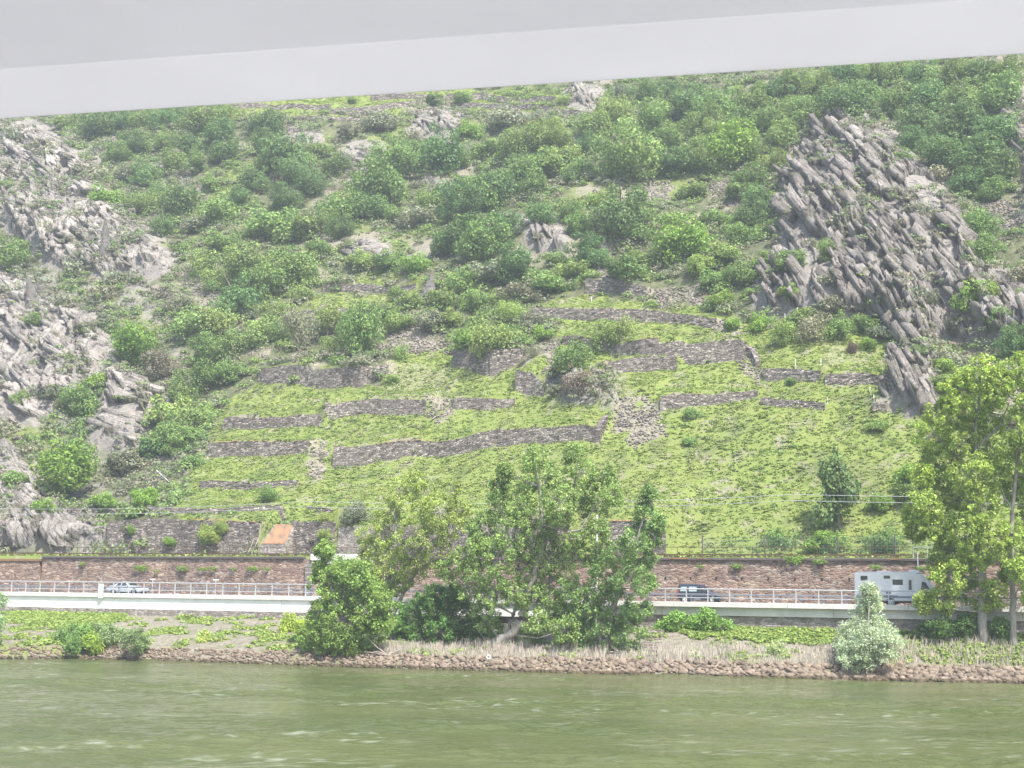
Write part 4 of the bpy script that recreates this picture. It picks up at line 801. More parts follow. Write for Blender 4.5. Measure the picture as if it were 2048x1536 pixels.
# zones of the hillside: phrase, then (x, y of crown centre, width, tint[, kind]) in picture pixels
ZONES = [
 ('wood at the upper left', [(192, 250, 64, 'D'), (238, 243, 54, 'D'), (285, 240, 50, 'M'), (332, 238, 60, 'D'), (268, 288, 54, 'D'), (322, 282, 50, 'M'), (385, 288, 60, 'D'), (400, 240, 62, 'M'), (436, 262, 62, 'D'), (448, 222, 42, 'M'), (452, 300, 56, 'D'), (530, 248, 62, 'D'), (536, 285, 54, 'D'), (235, 305, 48, 'M'), (345, 322, 50, 'M'), (286, 345, 60, 'D')]),
 ('shrubby slope below the upper left wood', [(213, 398, 58, 'B', 'bush'), (310, 378, 40, 'D'), (290, 408, 54, 'M'), (358, 402, 66, 'D'), (395, 325, 46, 'M'), (325, 450, 46, 'D'), (440, 432, 74, 'L', 'bush'), (475, 398, 46, 'D'), (445, 487, 60, 'M', 'bush'), (405, 530, 62, 'L', 'airy'), (250, 350, 44, 'G', 'bush'), (390, 450, 50, 'G', 'bush'), (420, 370, 44, 'M', 'bush')]),
 ('group left of the rocky crown', [(578, 312, 92, 'D'), (510, 358, 58, 'D'), (592, 348, 60, 'D'), (622, 368, 56, 'D'), (670, 330, 50, 'D'), (572, 402, 58, 'D'), (640, 300, 44, 'M', 'bush'), (700, 265, 44, 'G', 'bush'), (545, 320, 50, 'M')]),
 ('thicket on the left middle slope', [(502, 532, 92, 'L'), (588, 530, 82, 'L'), (548, 452, 84, 'L', 'bush'), (540, 565, 90, 'M', 'bush'), (465, 602, 90, 'D'), (550, 622, 60, 'L', 'airy'), (612, 460, 60, 'L', 'bush'), (640, 500, 50, 'M', 'bush'), (430, 562, 50, 'L', 'airy'), (600, 590, 44, 'L', 'bush'), (655, 440, 46, 'M')]),
 ('strip between left crags and terraces', [(320, 732, 66, 'R', 'airy'), (360, 610, 50, 'G', 'bush'), (398, 655, 78, 'M', 'bush'), (440, 648, 70, 'L', 'airy'), (422, 702, 72, 'M'), (462, 692, 58, 'L', 'airy'), (520, 664, 64, 'L', 'airy'), (560, 660, 50, 'M', 'airy'), (460, 748, 62, 'M', 'bush'), (402, 752, 72, 'M'), (360, 792, 58, 'M', 'airy'), (342, 832, 72, 'L', 'bush'), (400, 830, 60, 'L', 'bush'), (330, 868, 74, 'M'), (376, 882, 56, 'L', 'bush'), (310, 900, 52, 'D', 'bush'), (385, 925, 36, 'M', 'bush'), (255, 930, 60, 'G', 'bush'), (205, 1006, 46, 'B', 'bush'), (285, 1008, 56, 'B', 'bush'), (262, 1028, 24, 'M', 'bush'), (345, 905, 40, 'M', 'bush')]),
 ('left crags area', [(165, 800, 72, 'M'), (188, 770, 50, 'B', 'bush'), (70, 640, 36, 'M', 'bush'), (100, 410, 44, 'G', 'scrub'), (150, 440, 40, 'G', 'scrub'), (20, 280, 60, 'G', 'scrub'), (90, 300, 46, 'G', 'scrub'), (130, 245, 40, 'M', 'bush'), (20, 520, 80, 'M', 'bush'), (60, 560, 60, 'G', 'scrub'), (130, 605, 60, 'G', 'scrub'), (110, 690, 46, 'G', 'scrub'), (200, 590, 56, 'G', 'scrub'), (170, 660, 40, 'G', 'bush'), (85, 790, 60, 'G', 'scrub'), (40, 800, 40, 'M', 'bush'), (215, 645, 40, 'G', 'bush'), (60, 900, 46, 'G', 'scrub'), (85, 1020, 46, 'B', 'bush'), (30, 960, 44, 'M', 'bush'), (240, 560, 60, 'G', 'scrub'), (180, 350, 56, 'G', 'scrub'), (260, 480, 46, 'G', 'scrub'), (150, 540, 60, 'G', 'scrub'), (10, 370, 34, 'M', 'bush'), (5, 860, 50, 'G', 'scrub')]),
 ('grove below the rocky crown', [(790, 312, 92, 'M'), (872, 306, 92, 'D'), (940, 266, 52, 'B', 'bush'), (918, 318, 40, 'M'), (760, 372, 90, 'M'), (742, 408, 60, 'D'), (982, 300, 56, 'M', 'bush'), (1040, 284, 72, 'M'), (1100, 272, 76, 'L'), (1050, 342, 70, 'M'), (1100, 330, 74, 'L', 'bush'), (992, 370, 84, 'D'), (905, 385, 66, 'D'), (925, 408, 78, 'D'), (962, 396, 74, 'M'), (838, 440, 62, 'G', 'bush'), (865, 402, 56, 'M'), (800, 430, 50, 'M', 'bush'), (690, 420, 70, 'M', 'bush'), (680, 455, 50, 'D'), (1070, 370, 50, 'M'), (1082, 425, 56, 'D'), (830, 275, 44, 'G', 'scrub'), (760, 245, 60, 'G', 'bush'), (1020, 240, 70, 'G', 'bush')]),
 ('dark clump in mid hill', [(930, 462, 78, 'D'), (968, 486, 82, 'M'), (1002, 456, 72, 'D'), (900, 480, 60, 'D'), (1030, 532, 84, 'D'), (1175, 495, 62, 'D'), (1190, 515, 50, 'D'), (1160, 452, 48, 'M'), (1140, 420, 44, 'M'), (1110, 520, 40, 'M', 'bush')]),
 ('scrub belt above the terraces', [(720, 525, 52, 'L', 'bush'), (770, 525, 56, 'M', 'bush'), (830, 530, 56, 'B', 'bush'), (1100, 566, 66, 'M', 'bush'), (980, 552, 80, 'G', 'bush'), (925, 570, 70, 'M', 'bush'), (885, 600, 60, 'M', 'bush'), (955, 606, 62, 'L', 'bush'), (1035, 590, 60, 'G', 'bush'), (1145, 545, 62, 'L', 'bush'), (1250, 545, 62, 'M', 'bush'), (1300, 520, 56, 'L', 'bush'), (1021, 625, 46, 'Y'), (975, 675, 82, 'L', 'airy'), (938, 688, 46, 'B', 'bush'), (805, 648, 54, 'L', 'bush'), (860, 645, 60, 'G', 'bush'), (900, 640, 50, 'L', 'bush'), (1068, 648, 54, 'G', 'bush'), (1085, 668, 40, 'B', 'bush'), (795, 590, 40, 'L', 'bush'), (820, 605, 44, 'M', 'bush'), (700, 640, 50, 'M', 'bush')]),
 ('middle gully', [(1142, 720, 66, 'M'), (1063, 700, 32, 'G', 'airy'), (1155, 765, 52, 'R', 'airy'), (1112, 780, 28, 'G', 'bush'), (800, 705, 34, 'L', 'airy'), (785, 760, 26, 'L', 'bush')]),
 ('spot before the tall slate wall', [(1212, 672, 62, 'L', 'airy'), (1246, 664, 52, 'L', 'airy')]),
 ('slope right of the summit terraces', [(1225, 222, 62, 'L'), (1260, 312, 118, 'L'), (1185, 292, 50, 'D'), (1190, 255, 60, 'M', 'bush'), (1300, 238, 80, 'L'), (1335, 270, 66, 'M'), (1365, 325, 60, 'D'), (1330, 330, 50, 'D'), (1130, 315, 60, 'L', 'bush'), (1160, 345, 56, 'M', 'bush'), (1240, 430, 104, 'D'), (1200, 400, 42, 'Y', 'bush'), (1280, 470, 50, 'M', 'bush'), (1370, 480, 92, 'B'), (1340, 500, 50, 'L'), (1402, 535, 56, 'Y', 'bush'), (1430, 440, 54, 'M', 'bush'), (1390, 385, 50, 'M', 'bush'), (1455, 510, 60, 'L', 'bush'), (1482, 470, 60, 'L', 'bush'), (1440, 600, 50, 'B', 'bush'), (1430, 560, 54, 'M', 'bush'), (1480, 555, 60, 'M', 'bush'), (1127, 203, 26, 'L', 'bush'), (925, 198, 34, 'L', 'bush'), (705, 200, 22, 'L', 'bush'), (868, 202, 34, 'M', 'bush')]),
 ('group left of the right crag', [(1465, 292, 92, 'B'), (1410, 322, 60, 'M'), (1440, 262, 60, 'L'), (1390, 288, 52, 'L'), (1500, 300, 56, 'L'), (1560, 272, 62, 'L'), (1545, 325, 60, 'L'), (1500, 355, 62, 'M'), (1525, 400, 66, 'D'), (1500, 432, 60, 'D'), (1478, 385, 50, 'L', 'bush'), (1590, 245, 60, 'L', 'bush')]),
 ('left half of the top right wood', [(1380, 205, 74, 'D'), (1440, 215, 82, 'M'), (1500, 205, 72, 'M'), (1545, 185, 64, 'D'), (1585, 168, 62, 'M'), (1632, 172, 64, 'M'), (1690, 152, 62, 'D'), (1410, 245, 70, 'M'), (1480, 250, 72, 'M'), (1545, 235, 72, 'L'), (1600, 212, 62, 'M'), (1340, 185, 50, 'D'), (1290, 180, 50, 'M'), (1250, 188, 44, 'G', 'bush'), (1330, 215, 60, 'L'), (1640, 215, 60, 'M')]),
 ('right half of the top right wood', [(1742, 145, 62, 'M'), (1792, 142, 62, 'L'), (1850, 150, 62, 'D'), (1902, 145, 72, 'M'), (1960, 142, 62, 'D'), (2012, 142, 62, 'M'), (1695, 205, 92, 'D'), (1742, 185, 60, 'M'), (1800, 200, 72, 'M'), (1860, 192, 74, 'D'), (1930, 200, 82, 'M'), (2000, 190, 82, 'M'), (1850, 244, 84, 'D'), (1922, 250, 84, 'D'), (1992, 258, 82, 'D'), (1828, 278, 52, 'D'), (1890, 302, 84, 'D'), (1958, 310, 92, 'D'), (2000, 340, 74, 'D'), (1940, 362, 64, 'D'), (1985, 380, 50, 'M')]),
 ('right crag area', [(1955, 445, 66, 'M'), (1960, 500, 68, 'M'), (1662, 500, 46, 'M'), (1585, 522, 60, 'M', 'bush'), (1532, 527, 52, 'M', 'bush'), (1576, 585, 40, 'B', 'bush'), (1700, 300, 44, 'G', 'scrub'), (1690, 262, 50, 'G', 'scrub'), (1800, 315, 40, 'M', 'bush'), (1880, 350, 50, 'G', 'scrub'), (1730, 410, 60, 'G', 'scrub'), (1690, 440, 50, 'G', 'scrub'), (1740, 390, 40, 'G', 'scrub'), (1840, 420, 50, 'G', 'scrub'), (1880, 440, 50, 'G', 'bush'), (1800, 570, 60, 'G', 'scrub'), (1760, 610, 56, 'G', 'scrub'), (1850, 600, 56, 'G', 'scrub'), (1880, 520, 40, 'G', 'scrub'), (1960, 592, 80, 'B', 'bush'), (2030, 560, 60, 'G', 'bush'), (2035, 685, 70, 'D'), (2000, 640, 52, 'M', 'bush'), (1650, 560, 40, 'G', 'scrub'), (1920, 650, 60, 'G', 'scrub'), (1885, 735, 50, 'B', 'bush'), (1890, 770, 54, 'M', 'bush'), (1840, 705, 34, 'M', 'bush'), (1640, 300, 50, 'G', 'scrub')]),
 ('orchard left of the right crag foot', [(1520, 642, 46, 'B'), (1572, 665, 52, 'Y', 'airy'), (1628, 660, 60, 'G', 'airy'), (1672, 655, 58, 'M'), (1725, 650, 56, 'M', 'bush'), (1772, 662, 52, 'G', 'bush'), (1706, 695, 26, 'R', 'airy'), (1600, 640, 60, 'L', 'bush'), (1735, 690, 34, 'B', 'bush'), (1650, 625, 60, 'G', 'bush')]),
 ('right-hand meadow', [(1582, 762, 22, 'M', 'bush'), (1756, 852, 36, 'L', 'bush'), (1378, 884, 26, 'M', 'bush'), (1383, 828, 32, 'L', 'bush'), (1830, 960, 70, 'B', 'bush'), (1760, 1010, 50, 'B', 'bush'), (1465, 652, 30, 'B', 'bush'), (1820, 990, 50, 'M', 'bush')]),
 ('lowest terrace strip', [(538, 990, 34, 'M'), (712, 1024, 52, 'G', 'airy'), (430, 1075, 34, 'Y', 'bush'), (648, 1058, 24, 'Y', 'airy'), (1650, 1090, 60, 'B', 'bush'), (1770, 1085, 60, 'M', 'bush'), (1560, 1080, 60, 'M', 'scrub'), (345, 1090, 24, 'B', 'bush')])]
TALLTR = [(597, 660, 60, 'G', 'airy', 720, 'thin greyish orchard tree, leftmost of the three on the bare gravel terrace'), (668, 695, 46, 'M', 'airy', 723, 'low spreading orchard tree, middle one of the three on the bare gravel terrace'),
 (720, 655, 70, 'M', 'oak', 719, 'tallest orchard tree with a straight trunk, at the right end of the gravel terrace'), (655, 642, 62, 'L', 'airy', 680, 'small light tree on the narrow terrace above the gravel terrace'),
 (772, 632, 48, 'M', 'oak', 660, 'small dark orchard tree above the right end of the gravel terrace'), (1676, 985, 84, 'D', 'tall', 1062, 'dark narrow tree standing alone low on the right meadow, before the mesh fence'),
 (267, 690, 78, 'B', 'oak', 742, 'bright round tree standing alone on top of the dark slate buttress'), (121, 938, 112, 'B', 'oak', 1000, 'large round bright green tree on the slope above the pale rock foot')]
cnt = {}
def plant(px, py, w_, tint, kind, label, group, base=None, idx=0):
    asp = {'oak': .86, 'bush': .62, 'airy': .9, 'tall': 1.0, 'scrub': .5}[kind]
    zc = {'oak': .45, 'bush': .28, 'airy': .47, 'tall': .52, 'scrub': .2}[kind]
    yb = base if base else py + w_ * zc
    hh = hit(px, yb, 18.0)[0]; sz = w_ * hh[3] / FPX * 1.16; sx = sz
    zs = sz * random.uniform(.92, 1.1)
    if base: zs = (base - py) * hh[3] / FPX / zc * (1.0 if kind == 'tall' else .98); 
    if kind == 'tall': sx = sz * 1.35
    x, y = st2xy(hh[0], hh[1]); z = float(zat(hh[0], hh[1])); rz = random.uniform(0, 6.28)
    me = random.choice(CM[kind]); c = np.array(TINT[tint]) * random.uniform(.88, 1.14); c[0] *= random.uniform(.92, 1.1)
    tree = (kind in ('oak', 'tall') or base or (kind == 'airy' and w_ > 45)) and w_ > 40
    if tree:
        o = thing('tree', label, 'tree', (x, y, z - .1), rz, group)
        cr = link('crown', me, o); cr.color = (*c, 1); zb = .0
        tk = link('trunk', random.choice(TRM), o)
        k = 1.0 if base and kind == 'airy' else .9
        cr.scale = (sx, sx * .95, zs * (.72 if base and kind != 'oak' else .92)); cr.location = (0, 0, zs * (.28 if base and kind != 'oak' else .02)); tk.scale = (sx * .8, sx * .8, zs * 1.15)
        if base and kind == 'oak': cr.scale = (sx, sx, zs * .8); cr.location = (0, 0, zs * .16)
        if kind == 'tall': cr.scale = (sx, sx, zs * .9); cr.location = (0, 0, zs * .12)
    else:
        o = link('bush', me, None, (x, y, z - .15), label, 'bush', group); o.rotation_euler = (random.uniform(-.1, .1), random.uniform(-.1, .1), rz); o.scale = (sx, sx * .9, zs); o.color = (*c, 1)
    return o
nplants = 0
for zone, items in ZONES:
    by = {}
    for it in items:
        px, py, w_, tint = it[:4]; kind = it[4] if len(it) > 4 else 'oak'
        word = 'tree' if (kind == 'oak' or (kind == 'airy' and w_ > 45)) and w_ > 40 else 'bush'
        by.setdefault((tint, word), []).append((px, py, w_, tint, kind))
    for (tint, word), L in by.items():
        L.sort()
        for i, (px, py, w_, _, kind) in enumerate(L):
            if len(L) == 1: lab = f"only {TNAME[tint]} {word} in the {zone}"
            else: lab = f"{ORD[i]} from the left of the {TNAME[tint]} {word}{'es' if word == 'bush' else 's'} in the {zone}"
            lab = lab.replace(' from the left of the ', ' from left of ')
            plant(px, py, w_, tint, kind, lab, ('trees on the hillside' if word == 'tree' else 'bushes on the hillside')); nplants += 1
for px, py, w_, tint, kind, base, lab in TALLTR: plant(px, py, w_, tint, kind, lab, None, base)
print('plants', nplants)
# bare dead trunk at the lower left
hh = hit(223, 955)[0]; x, y = st2xy(hh[0], hh[1]); k = hh[3] / FPX; o = thing('dead_tree', 'dark bare tree stump-like trunk right of the large round tree, lower left', 'dead tree', (x, y, hh[2]))
MB().tube([(0, 0, -.5), (-.1, 0, 2), (-.25, 0, 62 * k)], [.32, .22, .05], 7).build('trunk', M['coping'], o)
v, f, c = crown_mesh(901, .28, .5, 8, 30, .05, zc=.4); cr = link('ivy', make_mesh('ivy', v * 5, f, M['leaf'], c), o); cr.color = (*TINT['G'], 1)
# ------------------------------------------------------------------ undergrowth, weeds, reeds (uncountable)
def clumps(S, T, rad, tint, leaf, per, flat=.6, name='undergrowth', offs=0.0, up=.5, out=0.0, var=.28):
    n = len(S); zz = zat(S, T); x, y = st2xy(S, T); x = x - n2[0] * out; y = y - n2[1] * out; C0 = np.stack([x, y, zz + rad * .15 + offs], 1)
    C = np.repeat(C0, per, 0); rr = np.repeat(rad, per); d_ = unit(RNG.normal(size=(n * per, 3))); d_[:, 2] = np.abs(d_[:, 2]) * flat
    C = C + d_ * (rr * RNG.uniform(.5, 1.05, n * per))[:, None]; N = unit(d_ + RNG.normal(size=C.shape) * .5 + np.array([0, 0, up]))
    col = np.repeat(tint, per, 0) * tones(n * per, var, .08)
    v, f, c = leafquads(C, N, leaf * RNG.uniform(.6, 1.3, n * per), col)
    o = link(name, make_mesh(name, v, f, M['leaf'], c)); o.color = (1, 1, 1, 1); return o
def samples(n, mask):
    ii, jj = np.where(mask); k = RNG.integers(0, len(ii), n); return sg[ii[k]] + RNG.uniform(-.25, .25, n), tg[jj[k]] + RNG.uniform(-.25, .25, n)
vis = hillm & (gx > -60) & (gx < 2110) & (gy > 60) & (gy < 1120)
wide = (hillm & (gx > -500) & (gx < 2500) & (gy > -350) & (gy < 1120)); scr = wide & ~GRM & ~STM & ~rk & (bare < .5); n = 13000
S_, T_ = samples(n, scr); rad = RNG.uniform(.5, 1.5, n); pn = fbm(S_ / 10, T_ / 10, 203, 3)
pal = np.array([TINT['G'], (.15, .145, .10), TINT['M'], TINT['L'], (.10, .115, .06)]); kk = np.clip((pn * 7 - 1.3 + RNG.uniform(-1, 1, n)), 0, 4.99).astype(int)
pal = np.array([(.27, .25, .18), TINT['G'], (.19, .23, .12), TINT['M'], TINT['L']])
tag(clumps(S_, T_, rad, pal[kk], .3, 34), 'low scrub and undergrowth covering the hillside between the trees', 'undergrowth', kind='stuff')
n = 8500; S_, T_ = samples(n, wide & ~GRM & ~STM & ~rk & (fbm(SS / 8, TT / 8, 231, 3) > .38)); pn = fbm(S_ / 9, T_ / 9, 209, 3)
pl2 = np.array([TINT['G'], TINT['M'], TINT['L'], TINT['D']]); kk = np.clip(pn * 6 - 1.2 + RNG.uniform(-1, 1, n), 0, 3.99).astype(int)
tag(clumps(S_, T_, RNG.uniform(1.0, 2.3, n), pl2[kk], .26, 110, flat=.75, name='thicket'), 'tangled green thickets filling the slope between the trees', 'thicket', kind='stuff')
rs_ = vis & (rk | leftrough); n = 4000; S_, T_ = samples(n, rs_ & (fbm(SS / 4, TT / 4, 222, 3) > .5))
tag(clumps(S_, T_, RNG.uniform(.4, 1.3, n), pal[RNG.integers(0, 4, n)], .22, 40, offs=.9, out=.9, name='crag_scrub'), 'dry grey-green scrub clinging to the rock outcrops', 'scrub', kind='stuff')
gsel = vis & GRM & ~STM; n = 34000; S_, T_ = samples(n, gsel); pn = fbm(S_ / 5, T_ / 5, 207, 4)
gp = np.array([(.23, .33, .08), (.29, .39, .10), (.34, .42, .12), (.39, .44, .15)]); kk = np.clip(pn * 6 - 1.2 + RNG.uniform(-.7, .7, n), 0, 3.99).astype(int)
tag(clumps(S_, T_, RNG.uniform(.15, .4, n), gp[kk], .13, 12, flat=.22, name='weeds', up=2.4, var=.14), 'bright weeds and grass overgrowing the old vineyard terraces', 'weeds', kind='stuff')
n = 1000; S_, T_ = samples(n, gsel & (fbm(SS / 6, TT / 6, 219, 3) > .45)); bp = np.array([(.19, .28, .08), (.23, .32, .09), (.26, .29, .13)])
tag(clumps(S_, T_, RNG.uniform(.25, .75, n), bp[RNG.integers(0, 3, n)], .16, 34, name='brambles'), 'small darker brambles dotted over the grassy terraces', 'brambles', kind='stuff')
vs = (TT > 9.9) & (TT < 17.8) & (gx > -60) & (gx < 2110) & (((TT < 10.5)) | (TT > 16.4)); n = 2500; S_, T_ = samples(n, vs)
tag(clumps(S_, T_, RNG.uniform(.15, .4, n), gp[RNG.integers(0, 4, n)], .2, 8, name='verge_grass', up=.9), 'grass verge along the railway', 'grass', kind='stuff')
n = 8500; S_, T_ = samples(n, wide & STM); x, y = st2xy(S_, T_); z = zat(S_, T_); VV = []; FF = []
bx = np.array([(-1, -1, -1), (1, -1, -1), (1, 1, -1), (-1, 1, -1), (-1, -1, 1), (1, -1, 1), (1, 1, 1), (-1, 1, 1)]) * .5; bf = np.array([(0, 3, 2, 1), (4, 5, 6, 7), (0, 1, 5, 4), (1, 2, 6, 5), (2, 3, 7, 6), (3, 0, 4, 7)])
V = bx[None] * RNG.uniform(.6, 1.2, (n, 8, 1)) * (RNG.uniform(.1, .36, (n, 1, 1)) * np.array([1.2, .9, .5])); a_ = RNG.uniform(0, 6.28, (n, 1)); c_, s_ = np.cos(a_), np.sin(a_); tl = RNG.normal(size=(n, 1)) * .35
V = np.stack([V[..., 0] * c_ - V[..., 1] * s_, V[..., 0] * s_ + V[..., 1] * c_, V[..., 2] + V[..., 0] * tl], -1) + np.stack([x, y, z + .06], 1)[:, None]
tn = RNG.uniform(.6, 1.25, n); link('scree', make_mesh('scree', V.reshape(-1, 3), (bf[None] + 8 * np.arange(n)[:, None, None]).reshape(-1, 4), M['rock'], np.repeat(np.stack([tn, tn * .97, tn * .93], 1), 8, 0)), label='loose slate scree in the gullies and on the bare patches', cat='scree', kind='stuff')
# tufts growing out of the walls
WT = [(165, 1128, 22), (282, 1138, 34), (312, 1141, 14), (365, 1139, 34), (405, 1138, 20), (425, 1137, 22), (466, 1137, 18), (505, 1138, 26), (532, 1137, 18), (1474, 1133, 26), (1400, 1131, 14), (1590, 1122, 40), (1640, 1124, 30), (1752, 1134, 20), (1840, 1136, 20)]
for i, (px, py, w_) in enumerate(WT):
    P = at_t(px, py, 8.75); o = link('wall_tuft', CM['scrub'][i % 3], None, P - np.array([0, 0, .2]), f'green tuft growing out of the red wall, {ORD[i]} from the left', 'plant', 'tufts growing out of the red wall')
    sz = w_ / 20.0; o.scale = (sz, .5, sz * .8); o.rotation_euler = (0, 0, RZ); o.color = (*TINT['B' if i % 3 else 'L'], 1)
for i, (px, py, w_, ti) in enumerate([(415, 1080, 44, 'Y'), (440, 1060, 30, 'Y'), (648, 1075, 26, 'Y'), (262, 1062, 20, 'B'), (335, 1085, 20, 'B')]):
    P = at_t(px, py, 17.7); o = link('wall_tuft', CM['bush'][i % 4], None, P - np.array([0, 0, .3]), f'climbing green plant on the grey slate walls behind the railway, {ORD[i]} listed by size', 'plant', None)
    o['label'] = ['wide yellow-green creeper on the large slate wall, left of the stake bundle', 'small yellow-green creeper just above the wide one on the slate wall', 'yellow-green creeper hanging on the slate wall right of the mossy buttress', 'small green plant on the pale lower left corner of the slate wall', 'small green plant at the foot of the large slate wall'][i]
    sz = w_ / 16.5; o.scale = (sz, .7, sz * 1.3); o.rotation_euler = (0, 0, RZ); o.color = (*TINT[ti], 1)
# bank: green patches, dry reeds
bm = bk & (TT > TW + 2) & (gx > -60) & (gx < 2110); pat = bm & (CR[..., 0] > .35) & (CR[..., 2] < .6); n = 3000; S_, T_ = samples(n, pat)
tag(clumps(S_, T_, RNG.uniform(.15, .45, n), gp[RNG.integers(0, 3, n)], .17, 14, name='bank_weeds', up=.8), 'patches of creeping weeds on the river bank', 'weeds', kind='stuff')
bgm = bm & BGM; n = 2600; S_, T_ = samples(n, bgm)
tag(clumps(S_, T_, RNG.uniform(.2, .5, n), gp[RNG.integers(0, 3, n)] * .95, .17, 14, name='bank_grass', up=.9), 'lush grass on the river bank below the road', 'grass', kind='stuff')
rm_ = (gx > 760) & (gx < 2110) & (TT > TW + 1.6) & (TT < TW + 4.6) & (TT < -.8); n = 7000; S_, T_ = samples(n, rm_); x, y = st2xy(S_, T_); z = zat(S_, T_)
B0 = np.stack([x, y, z - .05], 1); hgt = RNG.uniform(.25, .85, n) * np.where(fbm(S_ / 2.5, T_ / 2.5, 240, 2) > .5, 1.1, .6); ln = RNG.normal(size=(n, 3)) * .18; ln[:, 2] = 1; wv = np.stack([np.full(n, .03), RNG.uniform(-.02, .02, n), np.zeros(n)], 1)
V = np.stack([B0 - wv, B0 + wv, B0 + ln * hgt[:, None] + wv * .4, B0 + ln * hgt[:, None] - wv * .4], 1).reshape(-1, 3)
col = np.array([(.50, .45, .38)]) * tones(n, .3, .05); o = link('dry_reeds', make_mesh('dry_reeds', V, np.arange(4 * n).reshape(n, 4), M['leaf'], np.repeat(col, 4, 0)), label='belt of dry pale reed stalks above the riprap', cat='reeds', kind='stuff')
# ------------------------------------------------------------------ riprap stones
def stone_me(seed):
    import bmesh
    bm_ = bmesh.new(); bmesh.ops.create_icosphere(bm_, subdivisions=2, radius=.5); rs = np.random.default_rng(seed)
    P = [(unit(rs.normal(size=3)), rs.uniform(.26, .42)) for _ in range(11)]
    for v_ in bm_.verts:
        c = np.array(v_.co)
        for nn, dd in P:
            q = c @ nn
            if q > dd: c = c - nn * (q - dd)
        v_.co = c
    me = bpy.data.meshes.new('stone'); bm_.to_mesh(me); bm_.free(); me.materials.append(M['riprap'])
    a = me.color_attributes.new('Col', 'FLOAT_COLOR', 'POINT'); a.data.foreach_set('color', np.ones(len(me.vertices) * 4, np.float32)); return me
SM = [stone_me(i) for i in range(8)]
def stone_xf(s_, k): 
    tw = float(t_water(s_)); row = RNG.uniform(-.35, 1.7); t0 = tw + row; z = float(zat(s_, t0)); sz = (RNG.uniform(.3, .6) + .45 * RNG.random() ** 3) * float(np.interp(s_, [-60, 0, 40], [.75, .95, 1.4])); x, y = st2xy(s_, t0)
    return (x, y, z + .05), sz, RNG.uniform(0, 6.28, 3)
s_lo, s_hi = s_at(-40, -12, .5), s_at(2100, -8, .5); cents = []
q = s_at(640, -12, .5)
for k in range(300):
    s_ = q + (s_hi - q) * (k + .5) / 300; loc, sz, rot = stone_xf(s_, k)
    o = link('riprap_stone', SM[k % 8], None, loc, 'brown angular boulder in the riprap band along the water line', 'boulder', 'riprap boulders along the water')
    o.scale = (sz * 1.1, sz * .9, sz * .75); o.rotation_euler = tuple(rot * np.array([.3, .3, 1])); b = RNG.uniform(.75, 1.25); o.color = (b, b * RNG.uniform(.94, 1.02), b * RNG.uniform(.9, 1.02), 1)
VV = []; FF = []; CC = []; base = 0; md = [(np.array([v_.co[:] for v_ in m_.vertices]), np.array([p.vertices[:] for p in m_.polygons])) for m_ in SM]
for k in range(4200):
    s_ = RNG.uniform(s_lo, s_hi); loc, sz, rot = stone_xf(s_, k)
    left = s_ < q; sz = sz * (.7 if left else .75); v_, f_ = md[k % 8]; c_, s2 = math.cos(rot[0]), math.sin(rot[0])
    p = v_ * np.array([1.1, .9, .75]) * sz; p = np.stack([p[:, 0] * c_ - p[:, 1] * s2, p[:, 0] * s2 + p[:, 1] * c_, p[:, 2]], 1) + np.array(loc)
    VV.append(p); FF.append(f_ + base); base += len(p); b = RNG.uniform(.7, 1.3); CC.append(np.tile([b, b * .97, b * .93], (len(p), 1)))
link('riprap', make_mesh('riprap', np.concatenate(VV), np.concatenate(FF), M['riprap'], np.concatenate(CC)), label='smaller rubble between the riprap boulders along the whole water line', cat='rubble', kind='stuff')
